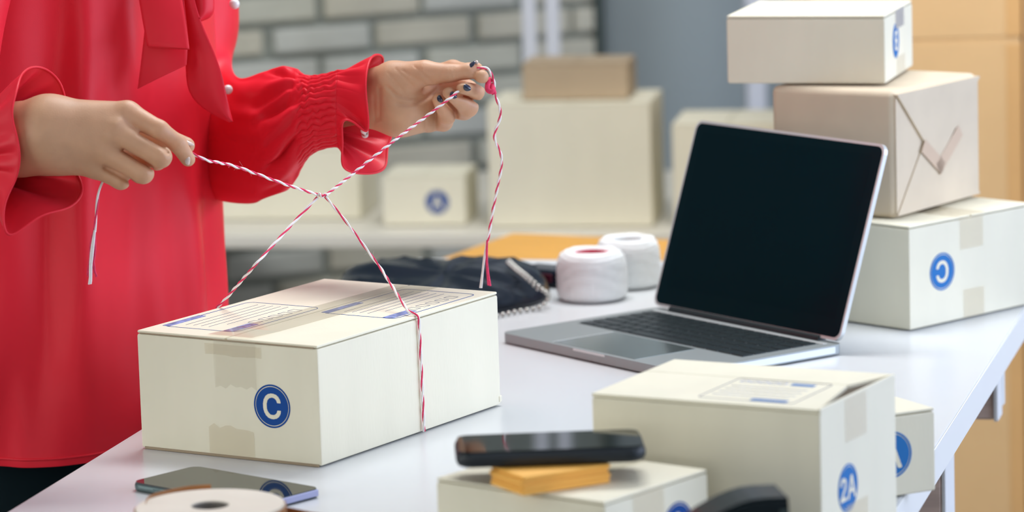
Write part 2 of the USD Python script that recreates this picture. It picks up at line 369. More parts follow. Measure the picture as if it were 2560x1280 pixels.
# the carton being tied
MX, MY, MYAW, MW, MD, MH = -.3433, 3.4346, -.5607, .20, .30, .11
main = carton('cream carton being tied with red and white twine, big blue C on its front', MX, MY, TZ, MYAW, MW, MD, MH, 'cream cartons on the packing table', tape=False)
badge(main, 'front', .1485, .0515, 'C', .0395, MW, MD, MH)
form_print(main, .010, .0925, .026, .162, MW, MD, MH)
form_print(main, .1080, .1900, .139, .279, MW, MD, MH)
tape_strip(main, [(.103 + .008 * k, .002 + .296 * k, MH + .0004 + (.0012 if j == 0 else 0)) for j, k in enumerate(np.linspace(0, 1, 8))], .049, seed=3)
tp = tape_strip(main, [(.110, -.0006 - .0010 * abs(sin(k * 3)), MH - .002 - .042 * k) for k in np.linspace(0, 1, 7)], .046, jag=.0025, seed=4)
tape_strip(main, [(.108, -.0009, MH - .006 - .010 * k) for k in np.linspace(0, 1, 3)], .062, jag=.001, seed=6, mt='faded_tape')
tape_strip(main, [(.1025, -.0006, .003 + .025 * k) for k in np.linspace(0, 1, 5)], .050, jag=.003, seed=8, mt='faded_tape')
obj('corner_dent', rbox(MW - .003, MW + .0008, MD - .004, MD + .0006, .004, .010, .0006), 'cream_card', main)
# dark strips painting the shade below the front flap edge and at the foot
obj('edge_gap_shade', rbox(.004, MW - .004, -.0002, .001, MH - CARD_T - .0002, MH - CARD_T + .0010, .0002), 'slit_shade', main)
obj('edge_gap_shade', rbox(.004, MW - .003, -.0002, .001, .0002, .0026, .0002), 'slit_shade', main)

# foreground: the 2A carton, the small A carton behind it and the low carton with phone and notes
C2 = (.0602, 3.028, -.4941, .20, .154, .12)
t = carton('tall cream carton marked 2A at the bottom right of the table', C2[0], C2[1], TZ, C2[2], *C2[3:], 'cream cartons on the packing table', tape=False, seam=None)
w_, d_, h_ = C2[3:]
for q in ([(.0005, .0005), (w_ - .002, .0005), (w_ - .019, .099), (.0005, .099)], [(.0005, .1002), (w_ - .019, .1002), (w_ - .002, d_ - .0005), (.0005, d_ - .0005)]):
    m = extr(Polygon(q), .0028); m.apply_translation((0, 0, h_ - .0028)); obj('flap', m, 'cream_card', t)
m = extr(Polygon([(w_ - .004, .004), (w_ - .022, .0995), (w_ - .004, d_ - .004)]), .0004); m.apply_translation((0, 0, h_ - .0031)); obj('flap_gap_shade', m, 'gap_shade', t)  # last piece: dark inlay painting the shade inside the flap gap
obj('side_panel', rbox(w_ - .0022, w_, .001, d_ - .001, h_ - .006, h_ + .0008, .0008, 2), 'cream_card', t, smooth=40)
badge(t, 'right', .052, .047, '2A', .039, *C2[3:], ink='pale_blue_ink')
def flat(polys, z=.0003, z0=0):
    m = trimesh.util.concatenate([extr(q, z) for q in polys]); m.apply_translation((0, 0, h_ + z0)); return m
fr_ = affinity.translate(rrect(.083, .082, .004), .087, .015)
fp = obj('address_form', flat([fr_.difference(fr_.buffer(-.0004))]), 'line_ink', t)
obj('postcode_boxes', flat([sbox(.093 + .0085 * k, .083, .0995 + .0085 * k, .0895).difference(sbox(.0933 + .0085 * k, .0833, .0992 + .0085 * k, .0892)) for k in range(5)]), 'smudged_ink', fp)
for q in (sbox(.138, .082, .158, .0895), sbox(.132, .0165, .163, .0235)): obj('smudged_lettering', flat([q]), 'pale_blue_ink', fp)
obj('ruled_lines', flat([sbox(.093, .031 + .012 * k, .160, .0313 + .012 * k) for k in range(4)]), 'smudged_ink', fp)
tape_strip(t, [(C2[3] + .0005, .07, C2[5] - .001 - .035 * k) for k in np.linspace(0, 1, 4)], .044, across=(0, 1, 0), mt='faded_tape')
tape_strip(t, [(C2[3] + .0005, .07, .003 + .03 * k) for k in np.linspace(0, 1, 4)], .044, across=(0, 1, 0), mt='faded_tape')
t = carton('small cream carton marked A hanging over the right table edge behind the 2A carton', .1606, 3.2874, TZ, -1.1, .20, .112, .0725, 'cream cartons on the packing table')
badge(t, 'right', .068, .0372, 'A', .040, .20, .112, .0725, ink='pale_blue_ink')
CL = (-.065, 2.9365, -.6777, .166, .1335, .075)
low = carton('low cream carton in the foreground under the black phone and orange notes', CL[0], CL[1], TZ, CL[2], *CL[3:], 'cream cartons on the packing table', tape=True)
badge(low, 'right', .092, .037, 'A', .040, *CL[3:])
tape_strip(low, [(CL[3] + .0006, .055, CL[5] - .001 - .05 * k) for k in np.linspace(0, 1, 5)], .04, across=(0, 1, 0), jag=.004, seed=5, mt='faded_tape')

# the stack at the right: carton, wrapped parcel, carton
CS = (.409, 3.9028, .7587, .20, .30, .11)
t = carton('long cream carton with an upside-down C at the bottom of the right-hand stack', CS[0], CS[1], TZ, CS[2], *CS[3:], 'cream cartons on the packing table', lift=.002)
badge(t, 'front', .26 * .2, .056, 'C', .0395, *CS[3:], rot=pi, ink='pale_blue_ink')
tape_strip(t, [(.100, -.0006, CS[5] - .001 - .034 * k) for k in np.linspace(0, 1, 4)], .038, mt='faded_tape')
tape_strip(t, [(.103, -.0006, .002 + .03 * k) for k in np.linspace(0, 1, 4)], .034, mt='faded_tape')
PC = (.3998, 3.9498, .9446, .1819, .150, .1339)
par = thing('parcel', 'parcel wrapped in plain brown paper with envelope folds, middle of the right-hand stack', 'parcel', (PC[0], PC[1], TZ + .1105), PC[2])
obj('body', rbox(0, PC[3], 0, PC[4], 0, PC[5], .008, 4), 'kraft_paper', par, smooth=50)
W, H = PC[3], PC[5]; cx, cz = W * .52, H * .50
def fold(pts, y0, y1): m = extr(Polygon(pts), abs(y1 - y0)); return placed(m, 'front')
e = .004
for k, (pts, lay) in enumerate([([(e, e), (W - e, e), (W * .60, H * .56), (W * .34, H * .56)], .0022), ([(e, e * 1.6), (W * .36, H * .50), (e, H - e * 2)], .0007), ([(W - e, e * 1.6), (W - e, H - e * 2), (W * .60, H * .48)], .0007), ([(e, H - e), (W * .47, H * .36), (W - e, H - e)], .0034)]):
    m = extr(Polygon(pts).buffer(.0008), lay + .002); m.apply_translation((0, 0, -.002)); obj('paper_flap', placed(m, 'front'), 'kraft_paper', par)
for pts in ([(W * .30, H * .53), (W * .53, H * .31)], [(W * .47, H * .31), (W * .74, H * .58)]):
    p0, p1 = np.array(pts[0]), np.array(pts[1]); dd = (p1 - p0) / np.linalg.norm(p1 - p0); nn = np.array([-dd[1], dd[0]]) * .0075
    m = extr(Polygon([p0 + nn, p1 + nn, p1 - nn, p0 - nn]), .0003); m.apply_translation((0, 0, .0036)); obj('tape', placed(m, 'front'), 'paper_tape', par)
CT = (.234, 4.0488, -.2817, .1698, .1639, .0732)
t = carton('small cream carton lying across the brown parcel, top of the right-hand stack', CT[0], CT[1], TZ + .1105 + PC[5] + .0008, CT[2], *CT[3:], 'cream cartons on the packing table', seam='x', tape=False)
badge(t, 'right', .062, .040, 'B', .037, *CT[3:], rot=pi, ink='pale_blue_ink')
tape_strip(t, [(CT[3] + .0005, .085, CT[5] - .001 - .02 * k) for k in np.linspace(0, 1, 3)], .05, across=(0, 1, 0), mt='faded_tape')
tape_strip(t, [(CT[3] + .0005, .09, .002 + .02 * k) for k in np.linspace(0, 1, 3)], .05, across=(0, 1, 0), mt='faded_tape')

# ------------------------------------------------------------------ laptop
LW, LD = .3015, .2075
lap = thing('laptop', 'open silver laptop with a blank black screen in the middle of the table', 'laptop', (-.0145, 3.9107, TZ), -.9417)
base = csec(rrect(LW, LD, .011)).extrude(.0095).translate((0, 0, .0015))
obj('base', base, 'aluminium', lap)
KX0, KX1, KY0, KY1, KZ = .016, LW - .016, .088, .188, .011
obj('keyboard_well', rbox(KX0, KX1, KY0, KY1, KZ - .0005, KZ + .0002, .0002), 'key_well', lap)
rows = [14, 14, 14, 13, 12, 9]; kh = (KY1 - KY0 - .002) / 6
for r, nk in enumerate(rows):
    wts = np.ones(nk)
    if r == 1: wts[-1] = 1.5
    if r == 2: wts[0] = 1.5
    if r == 3: wts[0] = wts[-1] = 1.75
    if r == 4: wts[0] = wts[-1] = 2.25
    if r == 5: wts[4] = 5.2
    wts = wts / wts.sum() * (KX1 - KX0 - .002); xx = KX0 + .001 + np.r_[0, np.cumsum(wts)]
    y1 = KY1 - .001 - r * kh
    for k in range(nk): obj('key', rbox(xx[k] + .0011, xx[k + 1] - .0011, y1 - kh + .0011, y1 - .0011, KZ, KZ + .0012, .0005), 'key_black', lap)
obj('trackpad', cat(rbox(LW / 2 - .067, LW / 2 + .067, .006, .084, KZ - .0004, KZ + .0003, .0002)), 'trackpad', lap)
obj('trackpad_glint', rbox(LW / 2 - .0685, LW / 2 - .0672, .006, .084, KZ - .0004, KZ + .0004, .0002), 'aluminium_light', lap)  # pale strip paints the bright reflection along the trackpad edge
obj('thumb_notch', rbox(LW / 2 - .026, LW / 2 + .026, -.0006, .003, .0085, .0108, .0003), 'aluminium_light', lap)
obj('side_trim', rbox(LW - .0004, LW + .0004, .012, LD - .012, .0028, .0096, .0002), 'aluminium_light', lap)
obj('hinge', tm(m3.Manifold.cylinder(LW - .06, .0055, circular_segments=16).rotate((0, 90, 0)).translate((.03, LD - .004, .0112))), 'key_black', lap, smooth=40)
obj('hinge_strip', rbox(.012, LW - .012, KY1 + .002, KY1 + .0075, KZ - .0003, KZ + .0004, .0002), 'aluminium_light', lap)
for sx in (.004, LW - .012):
    obj('rubber_foot', tm(m3.Manifold.cylinder(.0016, .006, circular_segments=16).translate((sx + .012, .02, 0))), 'black_plastic', lap)
LA, LL = .3324, .2035
lid = tm(csec(rrect(LW, LL, .010)).extrude(.0045))
gl = tm(csec(rrect(LW - .006, LL - .006, .008)).extrude(.0006).translate((.003, .003, .0044)))
bz = tm(csec(rrect(LW - .030, LL - .034, .002)).extrude(.0002).translate((.015, .022, .0049)))
# in the lid's frame: x across, y up, z towards the viewer
RT = np.eye(4); RT[:3, 0] = (1, 0, 0); RT[:3, 1] = (0, sin(LA), cos(LA)); RT[:3, 2] = (0, -cos(LA), sin(LA)); RT[:3, 3] = (0, LD - .002, .0125)
for q in (lid, gl, bz): q.apply_transform(RT)
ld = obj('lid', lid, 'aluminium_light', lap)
obj('screen_bezel', gl, 'bezel_black', ld); obj('screen', bz, 'screen_glass', ld)

# ------------------------------------------------------------------ phones, notes, tape roll, black device
def phone(label, loc, yaw, w, l, th, mats, edge_mat=None, case=False):
    t = thing('phone', label, 'phone', loc, yaw)
    obj('case' if case else 'frame', slab_round(w, l, th, .013, th * .36), mats[0], t, smooth=50)
    g = tm(csec(rrect(w - .005, l - .005, .009)).extrude(.0005).translate((.0025, .0025, th - .0001)))
    obj('screen', g, mats[1], t); return t
A0 = PZ(474, 1159, TZ + .008)
c0 = PZ(322, 1204, TZ + .008)
ph = thing('phone', 'black phone lying flat on the white table in front of the tied carton', 'phone', (*c0[:2], TZ), radians(-42))
pl, pw = .158, .080
sh = tm(csec(rrect(pl, pw, .012)).extrude(.0075)).apply_translation((0, 0, 0))
obj('frame', slab_round(pl, pw, .0078, .012, .0026), 'phone_frame', ph, smooth=50)
obj('screen', tm(csec(rrect(pl - .003, pw - .004, .009)).extrude(.0006).translate((.0015, .002, .0074))), 'phone_glass', ph)
obj('end_trim', rbox(pl - .0012, pl + .0004, .006, pw - .006, .0016, .0074, .0006), 'lilac_edge', ph)
obj('volume_button', rbox(.03, .055, -.0006, .001, .003, .0052, .0004), 'phone_frame', ph)

cz_ = TZ + CL[5]
pa, pb, pc_ = PZ(1306, 1192, cz_ + .0158), PZ(1528, 1158, cz_ + .0158), PZ(1212, 1170, cz_ + .0158)
pyaw = math.atan2(pb[1] - pa[1], pb[0] - pa[0])
pad = thing('note_pad', 'stack of orange sticky notes lying on the low carton under the phone', 'sticky notes', (*pa[:2], cz_ + .0006), pyaw)
zz = 0
for k in range(4):
    hk = (.0045, .0036, .004, .0030)[k]; o = (0, .0006, -.0005, .0008)[k]
    obj('pad', rbox(o, .0775 + o, -o, .0505 - o, zz, zz + hk - .0002, .0007), 'orange_pad', pad); zz += hk
q0 = PZ(1153, 1139, TZ + .103); q1 = PZ(1587, 1130, TZ + .103)
t = phone('phone in a thick black case resting on the orange sticky notes', (q0[0] - .004, q0[1] + .004, cz_ + .0160), radians(2), .147, .070, .0125, ('black_case', 'phone_glass'), case=True)

rc = PZ(525, 1262, TZ + .048)
roll = thing('tape_roll', 'wide roll of cream packing tape with brown paper tails at the bottom left', 'tape', (rc[0], rc[1], TZ))
obj('tape_body', lathe([(.0150, .001), (.0585, .001), (.0598, .003), (.0598, .0455), (.0588, .0478), (.04, .0482), (.0155, .0478), (.0150, .046), (.0150, .001)], 64), 'tape_cream', roll, smooth=50)
obj('core', lathe([(.0138, .0015), (.0150, .0015), (.0150, .0468), (.0138, .0468), (.0138, .0015)], 32), 'core_grey', roll, smooth=40)
obj('outer_wrap', lathe([(.0599, .002), (.0606, .002), (.0606, .046), (.0599, .046), (.0599, .002)], 64), 'tape_kraft', roll, smooth=40)
s = np.linspace(0, 1, 14)
def tail(p, z0, z1, name='tail'):
    p = spline(p, 24); G = np.stack([np.c_[p, np.full(24, z0 + .0)], np.c_[p, np.full(24, z1)]], 1)
    G = np.stack([G[:, 0] * (1 - k) + G[:, 1] * k for k in np.linspace(0, 1, 5)], 1); return obj(name, grid_mesh(G, thick=.0003), 'tape_kraft', roll)
tail([(.035, .050), (.06, .035), (.085, .012), (.112, .000), (.140, -.010)], .004, .036)
tail([(-.052, .010), (-.050, .034), (-.036, .052), (-.018, .064), (-.004, .066)], .004, .050)

dv0 = P3(1974, 1226, 2.76)
dev = thing('handheld_device', 'glossy black moulded plastic device in front of the 2A carton, cut by the frame', 'device', (dv0[0] - .075, dv0[1], TZ), radians(8))
zt_ = dv0[2] - TZ - .0085
prof = [(-.034, 0), (.070, 0), (.0765, zt_ - .02), (.0755, zt_), (.060, zt_ + .0004), (.0495, zt_ - .0002), (.041, zt_ - .0022), (.033, zt_ - .0050), (.025, zt_ - .0085), (.0165, zt_ - .0128), (.008, zt_ - .0185), (-.003, zt_ - .029), (-.014, zt_ - .043), (-.024, zt_ - .062)]
pp = Polygon(prof).buffer(.002).buffer(-.001)
bodyd = extr(pp.buffer(-.003), .05); b2 = extr(pp.buffer(-.0005), .044); b2.apply_translation((0, 0, .003))
dm = placed(cat(bodyd, b2), 'front'); dm.apply_translation((0, .05, 0)); obj('housing', dm, 'black_plastic', dev, smooth=25)
gp = extr(Polygon([(-.008, zt_ - .062), (.016, zt_ - .028), (.036, zt_ - .018), (.056, zt_ - .016), (.058, zt_ - .026), (.03, zt_ - .034), (.008, zt_ - .066)]).buffer(.002), .004); gp = placed(gp, 'front'); gp.apply_translation((0, .002, 0))
obj('grip_panel', gp, 'black_case', dev)
hp_ = extr(Polygon([(.062, .004), (.067, .004), (.0745, zt_ - .008), (.069, zt_ - .008)]), .004); hp_ = placed(hp_, 'front'); hp_.apply_translation((0, .0012, 0)); obj('trim_strip', hp_, 'phone_frame', dev)

# ------------------------------------------------------------------ thread balls, bag, bag end, envelope
def ball(label, x, y, r, h, hole, seed, inner):
    t = thing('thread_ball', label, 'thread', (x, y, TZ), seed, 'white thread balls beside the laptop')
    prof = [(r * .72, .0), (r * .93, h * .06), (r, h * .25), (r * 1.0, h * .5), (r * .97, h * .75), (r * .88, h * .92), (r * .72, h), (hole + .004, h * .985), (hole, h * .90), (hole * .9, h * .2), (hole * .9, .002)]
    p = spline(prof, 60); seg = 160; a = np.arange(seg) * 2 * pi / seg
    A, I = np.meshgrid(a, np.arange(60)); rr = np.repeat(p[:, :1], seg, 1); zz = np.repeat(p[:, 1:], seg, 1)
    wob = .0007 * np.sin(zz / h * 70 + 2.5 * np.sin(A * 2 + seed) + A) + .0009 * meshkit.noise(np.stack([np.cos(A) * 3, np.sin(A) * 3, zz * 60], -1), seed)
    rr = rr + wob
    obj('winding', grid_mesh(np.stack([rr * np.cos(A), rr * np.sin(A), zz + wob * .4 * (zz > h * .5)], -1), closed_u=True, flip=False), 'thread_white', t, smooth=True)
    obj('inner_core', lathe([(.001, .003), (hole * .97, .003), (hole * .97, h * .955), (hole * .88, h * .965), (hole * .84, h * .9), (hole * .80, .006), (.001, .006)], 48), inner, t)
    th = spline([(r * .95, -.002, h * .2), (r * 1.15, -.01, .004), (r * 1.35, .004, .0012), (r * 1.5, .016, .0012)], 30); obj('loose_end', tube(th, .0007, 5), 'thread_white', t)
ball('white thread ball with a red core, nearer of the two', .087, 4.158, .0385, .0545, .0185, 1, 'burgundy_red' if 'burgundy_red' in MAT else 'red_strand')
ball('white thread ball with a hollow white centre, behind the other ball', .1295, 4.233, .0358, .0555, .019, 2, 'thread_white')

b0 = PZ(1250, 787, TZ); b1 = PZ(1372, 752, TZ); org_b = PZ(1130, 760, TZ)
bag = thing('clutch_bag', 'dark navy leather clutch bag with a silver beaded edge behind the tied carton', 'bag', org_b)
foot = np.array([PZ(1250, 784, TZ)[:2], PZ(1366, 752, TZ)[:2], PZ(1372, 738, TZ)[:2], PZ(1295, 706, TZ)[:2], PZ(1080, 712, TZ)[:2], PZ(905, 716, TZ)[:2], PZ(852, 733, TZ)[:2], PZ(862, 752, TZ)[:2], PZ(1000, 790, TZ)[:2], PZ(1130, 800, TZ)[:2]]) - org_b[:2]
ring = spline(foot, 72, closed=True); cen = ring.mean(0)
lev = [(1.0, .001), (1.012, .006), (1.0, .012), (.96, .018), (.86, .0235), (.70, .027), (.5, .0285), (.25, .029), (.02, .029)]
G = []
for k, z in lev:
    R_ = cen + (ring - cen) * k
    zz = z * (1 + .28 * np.clip((R_[:, 1] - cen[1]) / .06, -1, 1)) + (.0022 * np.sin(R_[:, 0] * 90 + R_[:, 1] * 120) + .0016 * np.sin(R_[:, 0] * 210 - R_[:, 1] * 60)) * (z > .015)
    G.append(np.c_[R_, zz])
obj('body', grid_mesh(np.array(G), closed_u=True), 'black_leather', bag, smooth=True)
# beads along the flap edge: from the ridge down to the right corner, then along the front foot
bl = spline([PZ(px, py, TZ + z) for px, py, z in ((1274, 653, .037), (1300, 677, .035), (1330, 701, .031), (1356, 724, .024), (1371, 745, .010), (1352, 766, .004), (1310, 776, .003), (1250, 788, .003), (1180, 801, .003))], 32) - org_b
for k, p in enumerate(bl):
    s_ = trimesh.creation.icosphere(2, .0027); s_.apply_translation(p); obj('bead', s_, 'silver_bead', bag, smooth=True)
for k, p in enumerate((bl[:14] + bl[1:15]) / 2):
    s_ = trimesh.creation.icosphere(2, .0020); s_.apply_translation(p + np.array([-.0035, .001, -.001])); obj('bead', s_, 'silver_bead', bag, smooth=True)
w0 = PZ(1290, 712, TZ)  # far end of the clutch bag, built as its own piece
wl = thing('bag_end', 'small black far end of the clutch bag with a painted burgundy reflection', 'bag_end', w0, radians(-38))
obj('body', rbox(0, .060, 0, .04, 0, .020, .005, 3), 'black_leather', wl, smooth=50)
obj('burgundy_reflection', rbox(.022, .052, -.0006, .002, .006, .016, .001), 'burgundy', wl)  # reflection painted on as a burgundy patch
# the orange-topped table that stands past the far end, a little lower
oz = TZ - .038; e0, e1 = PZ(1280, 582, oz), PZ(1059, 651, oz); oa = radians(-25)
side = thing('side_table', 'orange wood-topped side table past the far end of the white table', 'table', (e0[0], e0[1], 0), oa)
obj('table_top', rbox(0, .46, -.235, 0, oz - .018, oz, .002), 'orange_wood', side)
for ax in (.02, .41):
    for ay in (-.20, -.05): obj('leg', rbox(ax, ax + .03, ay, ay + .03, 0, oz - .018, .002), 'orange_wood', side)

# ------------------------------------------------------------------ shelf and the cartons behind
SY = radians(-9); sdir = np.array([cos(SY), sin(SY)]); snor = np.array([-sin(SY), cos(SY)])
SZ = TZ - .150
s0 = PZ(800, 588, SZ)[:2]
L0 = s0 - sdir * .62
shf = thing('shelf', 'low white shelf table along the brick wall carrying spare cartons', 'shelf', (*L0, 0), SY)
obj('shelf_board', rbox(0, 1.26, 0, .66, SZ - .020, SZ, .002), 'shelf_top', shf)
for ax in (.05, 1.16):
    for ay in (.04, .60): obj('leg', rbox(ax, ax + .04, ay, ay + .04, 0, SZ - .020, .002), 'white_paint', shf)
def back_box(label, px0, px1, pyb, h, d, mt='cream_card', z=SZ, tape=False, base=None):
    if base is None:
        a = PZ(px0, pyb, z); b = PZ(px1, pyb, z)
        # both ends on one line at the shelf's angle
        c = (a + b) / 2
    else: c = np.array(base)
    D = (c - EYE) @ _d; w = (px1 - px0) / FPX * D / cos(SY); o = c[:2] - sdir * w / 2
    return carton(label, o[0], o[1], z + .0005, SY, w, d, h, 'spare cartons on the back shelf', mt=mt, tape=tape), c, w, D
back_box('wide cream carton on the back shelf behind the woman\'s sleeve', 480, 904, 552, .112, .16)
t, c, w, D = back_box('small cream carton on the back shelf with a blurred round blue mark', 958, 1166, 566, .077, .12)
badge(t, 'front', w * .66, .036, 'A', .036, w, .12, .077)
t, c, w, D = back_box('big cream carton on the back shelf carrying a brown carton', 1226, 1632, 570, .186, .165)
bigc = c
t2, c2, w2, D2 = back_box('brown carton on top of the big cream carton', 1314, 1576, 0, .056, .10, mt='kraft_card', z=SZ + .1865, base=(c[0] + .012, c[1] + .03, SZ))
back_box('cream carton on the back shelf half hidden behind the laptop screen', 1686, 1960, 570, .155, .16)

# brown shipping cartons stacked at the right
OX0, OX1, OXE = P3(2024, 0, 5.2), P3(2546, 0, 5.2), P3(3000, 0, 5.2)
def big_carton(label, x0, x1, y, d, z0, z1):
    t = thing('shipping_carton', label, 'box', (x0, y, z0), 0, 'brown shipping cartons behind the table')
    w, h = x1 - x0, z1 - z0
    obj('body', rbox(0, w, 0, d, 0, h - .0042, .0012, 2), 'brown_card', t, smooth=40)
    for k in range(2): obj('flap', rbox(.001, w - .001, (0 if k == 0 else d / 2) + .001, (d / 2 if k == 0 else d) - .001, h - .004, h, .0004), 'brown_card', t)
    return t, w, h
yy = 5.16; zs = P3(2400, 92, 5.2)[2]
t, w, h = big_carton('tall brown shipping carton standing on the floor behind the table, lower one', OX0[0], OX1[0], yy, .4, .001, zs)
obj('edge_tape', rbox(w - .020, w + .0005, -.0006, .02, .1, h - .01, .0003), 'brown_card_dark', t)
t, w, h = big_carton('brown shipping carton on top of the tall brown one', OX0[0], OX1[0], yy, .4, zs + .0003, zs + .4)
obj('edge_tape', rbox(w - .020, w + .0005, -.0006, .02, .0, h - .01, .0003), 'brown_card_dark', t)
t, w, h = big_carton('brown shipping carton at the far right edge of the picture', OX1[0] + .006, OXE[0], yy + .02, .4, .001, zs + .25)

# ------------------------------------------------------------------ the woman
C0 = np.array([-.429, 3.824]); FA = radians(-22)
fac, lat = np.array([cos(FA), sin(FA)]), np.array([-sin(FA), cos(FA)])
PB = np.array([C0[0], C0[1], 0])
woman = thing('person', 'woman in a red bow blouse and dark trousers pulling twine tight over a carton', 'person', PB)
def loc(m):
    m = m.copy(); m.apply_translation(-PB); return m
def torso_pt(z, ph, k=1.0):
    zs_ = [.60, .70, .80, .95, 1.10, 1.24, 1.33, 1.39, 1.43]
    b = np.interp(z, zs_, [.205, .20, .196, .192, .190, .188, .16, .10, .062]); a = np.interp(z, zs_, [.130, .128, .126, .124, .124, .118, .095, .07, .058])
    return np.stack([C0[0] + k * (fac[0] * a * np.cos(ph) + lat[0] * b * np.sin(ph)), C0[1] + k * (fac[1] * a * np.cos(ph) + lat[1] * b * np.sin(ph)), np.broadcast_to(z, np.shape(ph))], -1)

# --- skin: smooth union of round cones on a grid, meshed by level_set
def seg_dist(X, a, b, ra, rb):
    a, b = np.array(a), np.array(b); ab = b - a; t = np.clip(((X - a) @ ab) / (ab @ ab + 1e-12), 0, 1)
    return np.linalg.norm(X - a - t[..., None] * ab, axis=-1) - (ra + (rb - ra) * t)
def smin(a, b, k): h = np.clip(.5 + .5 * (b - a) / k, 0, 1); return b + (a - b) * h - k * h * (1 - h)
def sdf_mesh(fn, lo, hi, edge):
    lo, hi = np.array(lo), np.array(hi); n = np.ceil((hi - lo) / edge).astype(int) + 2
    ax = [lo[k] + edge * np.arange(n[k]) for k in range(3)]
    V = fn(np.stack(np.meshgrid(*ax, indexing='ij'), -1)).astype(float)
    nx, ny, nz = V.shape; L = V.ravel().tolist(); ox, oy, oz = map(float, lo); ie = 1 / edge; syz = ny * nz
    def f(x, y, z):
        x = (x - ox) * ie; y = (y - oy) * ie; z = (z - oz) * ie
        i = int(x); j = int(y); k = int(z)
        i = 0 if i < 0 else (nx - 2 if i > nx - 2 else i); j = 0 if j < 0 else (ny - 2 if j > ny - 2 else j); k = 0 if k < 0 else (nz - 2 if k > nz - 2 else k)
        x -= i; y -= j; z -= k; b = i * syz + j * nz + k
        c00 = L[b] + (L[b + syz] - L[b]) * x; c01 = L[b + 1] + (L[b + 1 + syz] - L[b + 1]) * x
        c10 = L[b + nz] + (L[b + nz + syz] - L[b + nz]) * x; c11 = L[b + nz + 1] + (L[b + nz + 1 + syz] - L[b + nz + 1]) * x
        c0 = c00 + (c10 - c00) * y; c1 = c01 + (c11 - c01) * y
        return -(c0 + (c1 - c0) * z)
    return m3.Manifold.level_set(f, [*(lo + edge), *(hi - edge * 0)], edge)
def hand(palm, fingers, creases, dlim, kp=.010, kf=.006, edge=.0023):
    pts = np.array([c[:3] for ch in palm + fingers for c in ch]); lo, hi = pts.min(0) - .04, pts.max(0) + .04
    def fn(X):
        P = None
        for ch in palm:
            for a, b in zip(ch[:-1], ch[1:]):
                d = seg_dist(X, a[:3], b[:3], a[3], b[3]); P = d if P is None else smin(P, d, kp)
        T = P
        for ch in fingers:
            F = None
            for a, b in zip(ch[:-1], ch[1:]):
                d = seg_dist(X, a[:3], b[:3], a[3], b[3]); F = d if F is None else smin(F, d, .0035)
            T = np.minimum(T, smin(P, F, kf)) if True else T
        # creases: grooves along lines on the side of the hand that faces the viewer
        q = X - EYE; D = q @ _d; pix = np.stack([1280 + FPX * (q @ _r) / D, 640 - FPX * (q @ _u) / D], -1); near = D < dlim
        for (line, depth, s) in creases:
            L = None
            for a, b in zip(line[:-1], line[1:]):
                d = seg_dist(pix, a, b, 0, 0); L = d if L is None else np.minimum(L, d)
            T = T + depth * np.exp(-(L / s) ** 2) * near
        return T
    m = tm(sdf_mesh(fn, lo, hi, edge)); trimesh.smoothing.filter_taubin(m, iterations=3)
    return m
def J(px, py, D, r): return (*P3(px, py, D), r)

# her right hand (left in the picture): back of the hand, twine pinched between thumb and forefinger
DR_ = 3.40
wr = J(45, 348, 3.425, .0275)
palmR = [[J(-60, 372, 3.448, .0190), wr, J(120, 318, 3.412, .026), J(318, 287, 3.402, .0120)],
         [wr, J(130, 330, 3.41, .028), J(288, 330, 3.394, .0128)],
         [wr, J(125, 350, 3.41, .025), J(262, 375, 3.397, .0122)],
         [J(40, 372, 3.425, .022), J(140, 372, 3.418, .020), J(236, 414, 3.408, .0112)],
         [J(60, 330, 3.44, .025), J(150, 320, 3.445, .020), J(215, 330, 3.435, .016)], [J(150, 340, 3.425, .020), J(330, 398, 3.426, .0115)]]
fingR = [[J(318, 287, 3.402, .0120), J(398, 325, 3.392, .0084), J(444, 359, 3.400, .0078), J(470, 398, 3.411, .0066)],
         [J(288, 330, 3.394, .0120), J(402, 392, 3.385, .0094), J(392, 400, 3.408, .0086), J(366, 392, 3.422, .0078)],
         [J(262, 377, 3.397, .0112), J(358, 433, 3.390, .0090), J(350, 434, 3.412, .0082), J(326, 424, 3.424, .0076)],
         [J(236, 414, 3.408, .0106), J(302, 450, 3.402, .0082), J(292, 446, 3.420, .0074), J(272, 436, 3.426, .0068)],
         [J(190, 318, 3.444, .0155), J(300, 318, 3.452, .0115), J(400, 342, 3.444, .0098), J(466, 364, 3.424, .0076)]]
crR = [([(348, 334), (376, 350), (404, 366), (420, 384)], .0030, 4.0), ([(308, 376), (340, 396), (378, 420)], .0032, 4.5), ([(262, 420), (292, 436), (325, 455)], .0030, 4.5),
       ([(300, 300), (290, 312)], -.0010, 9), ([(262, 340), (272, 350)], -.0008, 8), ([(392, 310), (384, 322)], .0005, 2), ([(400, 316), (393, 330)], .0005, 2)]
hR = hand(palmR, fingR, crR, 3.412, kp=.011, kf=.0045, edge=.0018)
